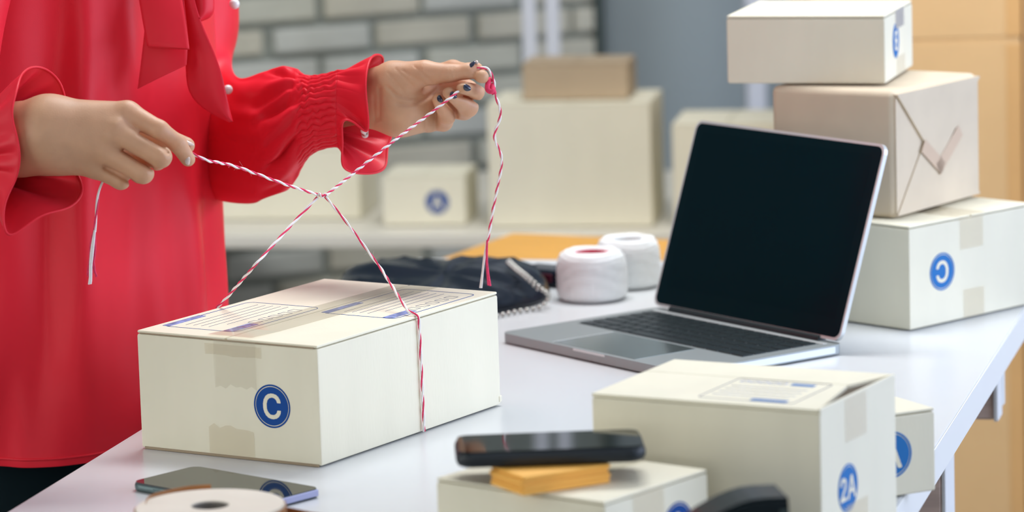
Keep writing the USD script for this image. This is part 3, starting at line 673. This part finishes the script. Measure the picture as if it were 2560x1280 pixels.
# her left hand: palm towards the camera, fingers curled round the twine
wl_ = J(918, 246, 3.70, .0228)
palmL = [[J(810, 267, 3.742, .0235), wl_, J(985, 232, 3.69, .026), J(1060, 205, 3.70, .0135)],
         [wl_, J(1000, 250, 3.69, .026), J(1085, 235, 3.708, .0125)],
         [wl_, J(1000, 265, 3.69, .026), J(1085, 268, 3.706, .0125)],
         [J(930, 262, 3.698, .0195), J(1000, 285, 3.688, .0190), J(1070, 302, 3.70, .0115)],
         [J(935, 226, 3.694, .0180), J(985, 200, 3.672, .0165), J(1040, 187, 3.664, .0130)]]
fingL = [[J(985, 202, 3.670, .0160), J(1062, 182, 3.660, .0116), J(1128, 187, 3.654, .0098), J(1172, 180, 3.652, .0084), J(1191, 173, 3.653, .0066)],
         [J(1060, 197, 3.708, .0118), J(1132, 174, 3.698, .0090), J(1190, 182, 3.672, .0072), J(1204, 192, 3.647, .0070)],
         [J(1085, 228, 3.712, .0120), J(1168, 226, 3.704, .0098), J(1187, 229, 3.672, .0088), J(1160, 218, 3.645, .0074)],
         [J(1085, 265, 3.710, .0118), J(1160, 273, 3.702, .0100), J(1169, 267, 3.676, .0098), J(1122, 233, 3.648, .0062)],
         [J(1072, 298, 3.702, .0110), J(1108, 304, 3.698, .0090), J(1118, 288, 3.680, .0084), J(1094, 247, 3.656, .0056)]]
crL = [([(1100, 214), (1138, 206), (1182, 201)], .004, 4.5), ([(1140, 239), (1169, 243), (1192, 254)], .0035, 4), ([(1110, 250), (1124, 262), (1137, 276), (1141, 294)], .0035, 4), ([(1184, 205), (1196, 211), (1208, 214)], .003, 3.5),
       ([(970, 219), (989, 238), (1026, 247), (1056, 245)], .0016, 3.5), ([(996, 259), (1026, 261), (1058, 251), (1101, 218)], .0022, 4.5), ([(949, 219), (948, 294)], .0015, 5), ([(936, 240), (938, 300)], .0012, 5),
       ([(970, 182), (1007, 225)], .0007, 2.5), ([(989, 172), (1036, 219)], .0007, 2.5), ([(1007, 176), (1062, 210)], .0010, 3), ([(1035, 165), (1082, 206)], .0008, 2.5), ([(1122, 166), (1130, 205)], .0005, 2.5), ([(1132, 168), (1138, 200)], .0005, 2.5),
       ([(1062, 300), (1064, 332)], .0014, 3.5), ([(1088, 290), (1088, 325)], .0012, 3.5), ([(980, 205), (1018, 242)], .0006, 2.5)]
hL = hand(palmL, fingL, crL, 3.70, kp=.009, kf=.003, edge=.0016)
# the rest of the body under the clothes, coarse, joined to the arms as one surface
def ball_m(p, r, n=24): return m3.Manifold.sphere(r, n).translate(tuple(map(float, p)))
def bone(a, b): return m3.Manifold.batch_hull([ball_m(a[:3], a[3]), ball_m(b[:3], b[3])])
def T3(f, l, z): p = C0 + fac * f + lat * l; return np.array([*p, z])
shR, shL = (*T3(0, -.15, 1.30), .038), (*T3(-.01, .145, 1.30), .036)
elR, elL = J(-260, 420, 3.53, .034), J(505, 290, 3.93, .030)
tors = []
for (za, zb) in ((.74, .95), (.95, 1.12), (1.12, 1.28), (1.28, 1.38)):
    ph = np.arange(24) * 2 * pi / 24; tors.append(hull(np.vstack([torso_pt(za, ph, .74), torso_pt(zb, ph, .74)])))
HC = T3(.03, 0, 1.60)
head = m3.Manifold.sphere(1, 40).scale((.095, .075, .115)).rotate((0, 0, -22)).translate(tuple(HC))
face = [bone((*(HC + np.array([*(fac * .06), -.08])), .030), (*(HC + np.array([*(fac * .03), -.02])), .06)), bone((*(HC + np.array([*(fac * .100), -.028])), .010), (*(HC + np.array([*(fac * .088), .015])), .007)),
        *[ball_m(HC + np.array([*(lat * s_ * .076), -.01]), .017, 12) for s_ in (-1, 1)],
        *[ball_m(HC + np.array([*(fac * .084 + lat * s_ * .03), .012]), .0125, 12) for s_ in (-1, 1)], bone((*(HC + np.array([*(fac * .086 + lat * .02), -.062])), .007), (*(HC + np.array([*(fac * .086 - lat * .02), -.062])), .007))]
hips = []
legs = []
for s_ in (-1, 1):
    hp, kn, an, to = (*T3(0, s_ * .078, .78), .076), (*T3(.01, s_ * .09, .47), .058), (*T3(-.01, s_ * .09, .09), .038), (*T3(.13, s_ * .10, .035), .03)
    legs += [bone(hp, kn), bone(kn, an), bone(an, to)]
upper = [bone(shR, elR), bone(elR, J(-60, 372, 3.448, .0190)), bone(shL, elL), bone(elL, J(640, 285, 3.84, .028)), bone(J(640, 285, 3.84, .028), J(815, 266, 3.740, .0232)), bone((*T3(0, 0, 1.36), .055), (*T3(.015, 0, 1.50), .050))]
def man(m):
    return m3.Manifold(m3.Mesh(np.asarray(m.vertices, np.float32), np.asarray(m.faces, np.uint32)))
core = m3.Manifold.batch_boolean(tors + legs + upper + [head] + face, m3.OpType.Add)
hands = [man(hR), man(hL)]
body = m3.Manifold.batch_boolean([core] + hands, m3.OpType.Add)
obj('body', loc(tm(body)), 'skin', woman, smooth=60)
# hair
hc = m3.Manifold.sphere(1, 32).scale((.112, .095, .128)).rotate((0, 0, -22)).translate(tuple(HC + np.array([*(-fac * .012), .012])))
cut = m3.Manifold.cube((.3, .4, .26), True).rotate((0, 0, -22)).translate(tuple(HC + np.array([*(fac * .21), -.09])))
obj('hair', loc(tm((hc - cut) + bone((*(HC + np.array([*(-fac * .07), .0])), .07), (*(HC + np.array([*(-fac * .11), -.16])), .045)))), 'hair', woman, smooth=50)
# nails: small curved plates set on the finger tips
def nail(p, nrm, tip, w, l, mt):
    n = np.array(nrm, float); n /= np.linalg.norm(n); t = np.array(tip, float); t -= n * (t @ n); t /= np.linalg.norm(t); s_ = np.cross(n, t)
    m = trimesh.creation.icosphere(3, 1.0); m.vertices *= [w / 2, l / 2, .0011]
    m.vertices[:, 2] -= (m.vertices[:, 0] / (w / 2)) ** 2 * .0016
    T = np.eye(4); T[:3, 0], T[:3, 1], T[:3, 2], T[:3, 3] = s_, t, n, p; m.apply_transform(T)
    obj('nail', loc(m), mt, woman, smooth=True)
vx, vy, vz = _r, _u, -_d                   # right, up, towards the camera
nail(P3(1176, 161.5, 3.6475), -vx * .55 + vy * .75 + vz * .30, vx * .75 + vy * .65, .0085, .0115, 'nail_navy')
nail(P3(1190, 154.5, 3.6495), -vx * .55 + vy * .75 + vz * .30, vx * .75 + vy * .65, .0070, .0040, 'nail_light')
nail(P3(1215, 192, 3.6440), vx * .8 + vz * .55, vx * .3 - vy * .9, .0065, .0080, 'nail_light')
nail(P3(1168, 219, 3.6378), vz * .9 + vx * .4, -vx * .9 + vy * .4, .0064, .0084, 'nail_navy')
nail(P3(1134, 238, 3.6425), vz * .9 + vx * .35 - vy * .1, -vx * .8 + vy * .6, .0064, .0080, 'nail_navy')
nail(P3(1101, 247, 3.6505), vz * .9 + vx * .4, -vx * .5 + vy * .85, .0056, .0076, 'nail_navy')
nail(P3(472, 402, 3.4050), vx * .75 - vy * .35 + vz * .5, vx * .5 - vy * .9, .0068, .0085, 'nail_light')
nail(P3(473, 356, 3.4190), vy * .75 + vx * .4 + vz * .2, vx * .9 - vy * .3, .0080, .0100, 'nail_light')

# --- trousers and shoes
tr = []
for s_ in (-1, 1):
    tr += [bone((*T3(0, s_ * .078, .78), .082), (*T3(.01, s_ * .09, .47), .070)), bone((*T3(.01, s_ * .09, .47), .070), (*T3(-.01, s_ * .09, .11), .060))]
ph = np.arange(32) * 2 * pi / 32
tr.append(hull(np.vstack([torso_pt(.70, ph, .86), torso_pt(.92, ph, .76)])))
obj('trousers', loc(tm(m3.Manifold.batch_boolean(tr, m3.OpType.Add))), 'trousers', woman, smooth=60)
for s_ in (-1, 1):
    obj('shoe', loc(tm(m3.Manifold.batch_hull([ball_m(T3(-.03, s_ * .09, .045), .044), ball_m(T3(.14, s_ * .10, .036), .035), ball_m(T3(.06, s_ * .10, .05), .043)]) ^ m3.Manifold.cube((4, 4, .09)).translate((-2.4, 2, .001)))), 'black_plastic', woman, smooth=50)

# --- blouse
nz, nph = 110, 220
Z = np.linspace(.700, 1.425, nz); PH = np.linspace(-pi, pi, nph, endpoint=False)
ZZ, PP = np.meshgrid(Z, PH, indexing='ij')
def ridge(ph0, s, amp, z0=None, zs=1, tilt=0):
    d = (PP - ph0 - tilt * (ZZ - .95) + pi) % (2 * pi) - pi; g = amp * np.exp(-(d / s) ** 2)
    return g if z0 is None else g * np.exp(-((ZZ - z0) / zs) ** 2)
def rp(px_, y0, y1, s, amp, lean=0):
    """A soft vertical fold: angle on the body, height range, width, depth (negative = hollow)."""
    return ridge(radians(px_), s, amp, (y0 + y1) / 2, (y1 - y0) / 2, lean)
disp = rp(-49, .74, 1.12, .12, .016, .25) - rp(-68, .72, 1.18, .15, .017, .2) - rp(-30, .78, 1.0, .13, .008, .2) + rp(-6, .74, .98, .11, .011, -.25) - rp(9, .76, .98, .09, .008, -.2) + rp(22, .74, .95, .07, .006) \
    - rp(-58, 1.02, 1.22, .17, .014, .1) + rp(-30, .98, 1.2, .13, .010) + rp(-92, .78, 1.25, .11, .011, .3) - rp(-112, .8, 1.2, .12, .010) + rp(-82, .70, .86, .10, .008, .8)
disp += .005 * (meshkit.fbm(np.stack([np.cos(PP) * 2.2, np.sin(PP) * 2.2, ZZ * 4], -1), 3, 7) - .5) * 2
hemw = np.clip((.80 - ZZ) / .13, 0, 1); disp += hemw * (.006 * np.sin(PP * 9 + .6) + .004 * np.sin(PP * 5))
BP = np.zeros((nz, nph, 3))
for i, z in enumerate(Z):
    BP[i] = torso_pt(z, PH)
nr = BP - np.array([*C0, 0]); nr[..., 2] = 0; nr /= np.linalg.norm(nr, axis=-1, keepdims=True)
fadet = np.clip((1.36 - ZZ) / .15, 0, 1); BP += nr * (disp * fadet)[..., None]
BP[..., 2] += -.012 * np.clip((.75 - ZZ) / .08, 0, 1) * np.cos(PP - radians(-75))
blz = obj('blouse', loc(grid_mesh(BP, closed_u=True, thick=.0012)), 'blouse', woman, smooth=True)
obj('blouse_hem', loc(tube(np.vstack([BP[1], BP[1][:1]]), .0014, 6, cap=False)), 'blouse', woman, smooth=True)
# sleeves: tubes through cross-sections, gathered at the wrist, ending in a flared ruffle
def sleeve(secs, nth, disp_fn, n=90):
    """secs: (centre, half-height vector, half-depth vector)."""
    s_ = np.linspace(0, 1, len(secs)); c = CubicSpline(s_, np.array([q[0] for q in secs])); h = CubicSpline(s_, np.array([q[1] for q in secs])); dd = CubicSpline(s_, np.array([q[2] for q in secs]))
    t = np.linspace(0, 1, n); th = np.arange(nth) * 2 * pi / nth
    TT, TH = np.meshgrid(t, th, indexing='ij'); k = 1 + disp_fn(TT, TH)
    return c(t)[:, None] + k[..., None] * (np.cos(TH)[..., None] * h(t)[:, None] + np.sin(TH)[..., None] * dd(t)[:, None])
def sec(px, top, bot, D, dep, slant=0):
    a, b = P3(px + slant, top, D), P3(px - slant, bot, D); return ((a + b) / 2, (a - b) / 2, vz * dep)
shc = T3(.0, .155, 1.27)
SL = [(shc, vx * .058, vz * .065), (P3(455, -50, 3.97), vx * .054, vz * .056), (P3(462, 110, 3.96), vx * .052 + vy * .008, vz * .056), (P3(505, 285, 3.93), (vx * .45 + vy * .85) * .064, vz * .056), sec(600, 198, 496, 3.855, .057), sec(653, 190, 490, 3.815, .055), sec(699, 184, 470, 3.785, .050), sec(733, 186, 440, 3.765, .044), sec(765, 193, 395, 3.745, .037), sec(796, 192, 371, 3.73, .033), sec(845, 178, 362, 3.712, .0315)]
TS0 = 7.0 / 10
def dL(T, H):
    sm = np.clip((T - .735) / .05, 0, 1) * np.clip((1.01 - T) / .03, 0, 1); gath = np.clip((T - .30) / .35, 0, 1)
    c_ = np.stack([np.cos(H) * 2, np.sin(H) * 2, T * 7], -1); n1 = meshkit.noise(c_, 3); n2 = meshkit.noise(np.stack([np.cos(H) * 5, np.sin(H) * 5, T * 40], -1), 9)
    fold = (1 - gath) * (.05 * np.sin(H * 3 + 11 * T + .5) + .03 * np.sin(H * 2 - 14 * T)) + gath * (.080 * np.sin(H * 5 + 4 * n1 - 3.5 * T) + .045 * np.sin(H * 11 + 6 * n1 - 5 * T))
    ph = 17 * H + .42 * np.sin(T * 85 + 6 * n1) + 1.3 * n2 + 2 * n1
    smock = .085 * (np.abs(np.sin(ph)) ** .8 - .62) * (.55 + .9 * n2)
    for (t0, h0, t1, h1, A) in ((.46, 64, .70, 44, .10), (.46, 82, .66, 64, .11), (.48, 110, .70, 92, .10), (.52, 18, .71, 26, .07), (.5, 135, .7, 118, .09), (.36, 92, .5, 100, .06)):
        u_ = (T - t0) / (t1 - t0); d_ = (H - np.radians(h0 + (h1 - h0) * u_)) / .11
        fold = fold + A * (-np.exp(-d_ ** 2) + .55 * np.exp(-((d_ + 1.7) / 1.2) ** 2)) * np.clip(u_ / .35, 0, 1) * np.clip((1.25 - u_) / .2, 0, 1)
    return np.clip(T / .25, 0, 1) * fold * (1 - .85 * sm) + sm * smock
GL = sleeve(SL, 420, dL, 240)
sl = obj('sleeve', loc(grid_mesh(GL, closed_u=True, thick=.0008, flip=True)), 'blouse', woman, smooth=True)
def ruffle(ring, rim_pts, m=26, flare=1.5, wav=0):
    """rim_pts: (px, py, D, angle): angle 0 is the top of the arm, 90 the camera's side."""
    n = len(ring); P_ = np.array([P3(*q[:3]) for q in rim_pts]); ang = np.array([q[3] for q in rim_pts], float)
    Pc = np.vstack([P_, P_[:1]]); t = np.r_[0, np.cumsum(np.linalg.norm(np.diff(Pc, axis=0), axis=1))]
    td = np.linspace(0, t[-1], 1200); dense = CubicSpline(t, Pc, bc_type='periodic')(td); ad = np.interp(td, t, np.r_[ang, ang[0] + 360])
    th = np.arange(n) * 360 / n; th = np.where(th < ad[0], th + 360, th)
    rim = np.stack([np.interp(th, ad, dense[:, k]) for k in range(3)], 1)
    ax = rim.mean(0) - ring.mean(0); G = []; w = np.radians(th)
    for k in np.linspace(0, 1, m):
        base = ring + ax * k + ((rim - ring) - ax) * k ** flare
        q = base - base.mean(0); q /= np.linalg.norm(q, axis=1, keepdims=True)
        G.append(base + q * (wav * np.sin(w * 13 + 2 * np.sin(w * 3)) * 4 * k * (1 - k) * (.7 + .3 * k))[:, None])
    return np.array(G), rim
rimL = [(P[0], P[1], P[2], P[3]) for P in [(925, 150, 3.672, 10), (914, 205, 3.652, 40), (917, 262, 3.648, 68), (914, 328, 3.652, 92), (884, 306, 3.650, 102), (864, 300, 3.648, 112), (856, 350, 3.655, 135), (858, 415, 3.668, 160), (905, 434, 3.69, 182), (962, 418, 3.715, 205), (970, 365, 3.735, 225), (985, 318, 3.748, 245), (968, 250, 3.756, 275), (956, 175, 3.740, 310), (956, 143, 3.712, 338), (940, 137, 3.69, 355)]]
Gr, rr_ = ruffle(GL[-1], rimL, 30, 1.25, .0026)
obj('cuff_ruffle', loc(grid_mesh(Gr, closed_u=True, thick=.0008, flip=True)), 'blouse', woman, smooth=True)
obj('ruffle_hem', loc(tube(np.vstack([rr_, rr_[:2]]), .0011, 6, cap=False)), 'blouse', woman, smooth=True)
shr_, elr_ = np.array(shR[:3]), np.array(elR[:3]); ax_ = (elr_ - shr_) / np.linalg.norm(elr_ - shr_)
hx_ = vx - ax_ * (vx @ ax_); hx_ /= np.linalg.norm(hx_); dx_ = np.cross(ax_, hx_)
SR = [(shr_ + (elr_ - shr_) * t_, hx_ * r_, dx_ * r_) for t_, r_ in ((-.08, .062), (.25, .060), (.55, .058), (.80, .060))] \
    + [(P3(-262, 432, 3.53), (vx * .5 + vy * .82) * .064, vz * .060), sec(-205, 275, 548, 3.505, .056, 12), sec(-140, 285, 500, 3.48, .046, 6), sec(-85, 284, 468, 3.46, .040), sec(-45, 284, 458, 3.445, .037)]
GR = sleeve(SR, 200, lambda T, H: np.clip(T / .2, 0, 1) * (.05 * np.sin(H * 3 + 7 * T) + .03 * np.sin(H * 9) * np.clip((T - .6) / .2, 0, 1)), 90)
obj('sleeve', loc(grid_mesh(GR, closed_u=True, thick=.0008, flip=True)), 'blouse', woman, smooth=True)
rimR = [(86, 168, 3.442, 0), (60, 180, 3.425, 20), (40, 230, 3.392, 50), (30, 290, 3.380, 75), (42, 345, 3.378, 95), (48, 400, 3.380, 115), (38, 448, 3.384, 130), (10, 520, 3.378, 150), (20, 585, 3.380, 165), (92, 546, 3.392, 182), (168, 520, 3.412, 200), (204, 482, 3.432, 215), (194, 436, 3.450, 235), (170, 380, 3.470, 255), (168, 300, 3.472, 280), (160, 236, 3.464, 305), (146, 202, 3.458, 325), (114, 174, 3.452, 345)]
Gr, rr_ = ruffle(GR[-1], rimR, 30, 1.2, .0032)
obj('cuff_ruffle', loc(grid_mesh(Gr, closed_u=True, thick=.0008, flip=True)), 'blouse', woman, smooth=True)
obj('ruffle_hem', loc(tube(np.vstack([rr_, rr_[:2]]), .0012, 6, cap=False)), 'blouse', woman, smooth=True)
# bow: loops and tails of thin cloth hanging from the collar
def ribbon(name, left, right, n=40, m=14, bulge=.006, thick=.0015):
    a, b = spline([P3(*p) for p in left], n), spline([P3(*p) for p in right], n); t = np.linspace(0, 1, m)
    G = a[:, None] * (1 - t)[None, :, None] + b[:, None] * t[None, :, None] + vz * (bulge * np.sin(t * pi))[None, :, None]
    return obj(name, loc(grid_mesh(G, thick=thick)), 'blouse', woman, smooth=True)
ribbon('bow_tail', [(366, 40, 3.684), (354, 150, 3.682), (345, 222, 3.684)], [(458, 40, 3.688), (468, 118, 3.684), (466, 163, 3.682)], bulge=.003)
ribbon('bow_loop', [(352, -330, 3.735), (340, -200, 3.705), (340, -60, 3.684), (352, 20, 3.674), (369, 116, 3.668)], [(420, -330, 3.735), (436, -200, 3.700), (447, -60, 3.680), (460, 30, 3.670), (472, 122, 3.666)], bulge=.003)
ribbon('bow_loop', [(371, 117, 3.668), (362, 60, 3.680), (355, -40, 3.688)], [(473, 122, 3.666), (466, 60, 3.680), (455, -40, 3.687)], bulge=-.002)
ribbon('bow_tail', [(425, -330, 3.74), (436, -200, 3.715), (446, -60, 3.700), (462, 90, 3.700), (467, 170, 3.700), (478, 235, 3.698), (520, 276, 3.696), (576, 303, 3.694)], [(448, -330, 3.74), (460, -200, 3.710), (474, -60, 3.695), (500, 45, 3.690), (527, 110, 3.688), (553, 180, 3.688), (566, 240, 3.690), (579, 305, 3.692)], bulge=.004)
ribbon('bow_loop', [(474, -40, 3.702), (480, 10, 3.702), (495, 46, 3.700), (500, 49, 3.699)], [(530, -40, 3.698), (533, 10, 3.700), (528, 36, 3.700), (502, 50, 3.699)], bulge=.010)
obj('bow_knot', loc(tm(m3.Manifold.sphere(1, 32).scale((.024, .016, .020)).translate(tuple(map(float, P3(430, -335, 3.735)))))), 'blouse', woman, smooth=True)
# pearl buttons
for (px, py, D, r) in ((586, 10, 3.80, .0052), (570, 224, 3.795, .0047)):
    s_ = trimesh.creation.icosphere(3, r); s_.apply_translation(P3(px, py, D)); obj('pearl_button', loc(s_), 'pearl', woman, smooth=True)
# bracelet
br = thing('bracelet', 'white and silver bead bracelet on the wrist inside the left cuff ruffle', 'bracelet', P3(905, 330, 3.67))
bo = P3(905, 330, 3.67)
wc = P3(902, 258, 3.70); N_ = 26
for k in range(N_):
    a = 2 * pi * k / N_; p = wc + vy * cos(a) * .0305 - vz * sin(a) * .0285 * -1 + vx * .004 * cos(a) * -1
    s_ = trimesh.creation.icosphere(2, .0034 if k % 4 else .0026); s_.apply_translation(p - bo); obj('bead', s_, 'pearl' if k % 4 else 'silver_bead', br, smooth=True)

# ------------------------------------------------------------------ twine
ux, uy = np.array([cos(MYAW), sin(MYAW), 0]), np.array([-sin(MYAW), cos(MYAW), 0])
def MB(u, v, z): return np.array([MX, MY, TZ + z]) + ux * u + uy * v
KN = P3(803, 490, 3.57)
tw = thing('twine', 'red and white twisted twine looped round the C carton and held in both hands', 'string', KN)
def strands(path, r=.00090, pitch=.021, sides=6, phase=0.0, n=None, taper=None):
    p = np.asarray(path, float); L = np.r_[0, np.cumsum(np.linalg.norm(np.diff(p, axis=0), axis=1))]
    n = n or max(20, int(L[-1] / .0016)); s_ = np.linspace(0, L[-1], n); p = CubicSpline(L, p)(s_)
    t = np.gradient(p, axis=0); t /= np.linalg.norm(t, axis=1, keepdims=True)
    a = np.cross(t, vz + vx * .1); a /= np.linalg.norm(a, axis=1, keepdims=True); b = np.cross(t, a); out = []
    for k in (0, 1):
        w = 2 * pi * s_ / pitch + phase + pi * k; q = p + r * .66 * (np.cos(w)[:, None] * a + np.sin(w)[:, None] * b); out.append(tube(q, r * (1.2 if k else .95), sides))
    return out
R_S, W_S = [], []
def bent(pts, n=260, s=.0022):
    p = np.array(pts, float); L = np.r_[0, np.cumsum(np.linalg.norm(np.diff(p, axis=0), axis=1))]; q = np.linspace(0, L[-1], n)
    P_ = np.stack([np.interp(q, L, p[:, k]) for k in range(3)], 1); w = s / (L[-1] / n)
    return np.stack([gaussian_filter1d(P_[:, k], w, mode='nearest') for k in range(3)], 1)
def run(pts, sharp=False, **k):
    a, b = strands(bent(pts) if sharp else spline(pts, 40), **k); R_S.append(a); W_S.append(b)
run([P3(455, 366, 3.418), P3(480, 383, 3.42), P3(560, 409, 3.46), P3(680, 449, 3.515), P3(798, 488, 3.57)], pitch=.023)
run([P3(812, 490, 3.568), P3(880, 436, 3.59), P3(980, 356, 3.61), P3(1080, 280, 3.632), P3(1142, 231, 3.640), P3(1160, 210, 3.665)], pitch=.0115)
run([P3(1178, 176, 3.655), P3(1200, 170, 3.646), P3(1216, 171, 3.647), P3(1229, 187, 3.65), P3(1235, 208, 3.65), P3(1236, 232, 3.652), P3(1247, 262, 3.655), P3(1251, 285, 3.657), P3(1241, 320, 3.66), P3(1236, 345, 3.662), P3(1247, 372, 3.664), P3(1254, 398, 3.666), P3(1250, 436, 3.67), P3(1239, 490, 3.675), P3(1228, 550, 3.68), P3(1219, 605, 3.685)], pitch=.018)
run([P3(795, 492, 3.568), P3(735, 555, 3.552), P3(640, 660, 3.51), MB(.004, .1264, MH + .004), MB(-.0022, .1264, MH + .0006), MB(-.0025, .128, .05), MB(-.0025, .130, .001)], sharp=True, pitch=.029)
run([P3(812, 490, 3.566), P3(858, 545, 3.572), P3(950, 668, 3.575), MB(.192, .158, MH + .004), MB(.2022, .160, MH + .0004), MB(.2025, .161, .06), MB(.2025, .162, .001)], sharp=True, pitch=.029)
run([P3(262, 440, 3.425), P3(250, 470, 3.42), P3(242, 520, 3.42), P3(236, 580, 3.42)], pitch=.05)
kn = spline([P3(796, 490, 3.567), P3(800, 484, 3.566), P3(806, 492, 3.565), P3(812, 486, 3.566), P3(818, 491, 3.567)], 30)
a, b = strands(kn, pitch=.012); R_S.append(a); W_S.append(b)
# frayed ends
rg2 = np.random.default_rng(3)
for k in range(9):
    R_S.append(tube(spline([P3(236, 575, 3.42), P3(230 + rg2.uniform(-6, 8), 630, 3.42 + rg2.uniform(-.002, .002)), P3(230 + rg2.uniform(-16, 20), 690 + rg2.uniform(-10, 8), 3.42)], 14), np.linspace(.0013, .0006, 14), 5))
    W_S.append(tube(spline([P3(237, 575, 3.4185), P3(229 + rg2.uniform(-3, 3), 640, 3.4175), P3(225 + rg2.uniform(-4, 4), 710 + rg2.uniform(-8, 3), 3.4175)], 14), np.linspace(.0010, .0007, 14), 5))
for k in range(5):
    W_S.append(tube(spline([P3(1218, 600, 3.685), P3(1210 + rg2.uniform(-1, 1), 650, 3.687), P3(1202 + rg2.uniform(-2, 2), 720, 3.69)], 14), .0009, 5))
    R_S.append(tube(spline([P3(1218, 600, 3.684), P3(1217 + rg2.uniform(-1, 1), 650, 3.684), P3(1223 + rg2.uniform(-3, 3), 714 + rg2.uniform(-3, 2), 3.684)], 14), .0010, 5))
# the lump of twine below the forefinger
lump = spline([P3(1227, 198, 3.654), P3(1219, 214, 3.648), P3(1222, 227, 3.647), P3(1230, 228, 3.647), P3(1230, 214, 3.651), P3(1236, 236, 3.653)], 40)
R_S.append(tube(lump, .0026, 8))
# stray fibres
fz = []
for (pts) in ([(812, 490, 3.566), (950, 668, 3.575), (1035, 782, 3.575)], [(795, 492, 3.568), (640, 660, 3.51), (545, 765, 3.47)], [(480, 383, 3.42), (680, 449, 3.515), (798, 488, 3.57)]):
    q = spline([P3(*p) for p in pts], 200)
    for k in range(9):
        o = q[rg2.integers(5, 195)]; fz.append(tube(np.array([o, o + rg2.normal(size=3) * .002, o + rg2.normal(size=3) * .0035]), .00003, 3))
def tl(ms): m = trimesh.util.concatenate(ms); m.apply_translation(-KN); return m
obj('red_strand', tl(R_S), 'red_strand', tw, smooth=True); obj('white_strand', tl(W_S), 'white_strand', tw, smooth=True)
obj('stray_fibres', tl(fz), 'white_strand', tw, kind='stuff')
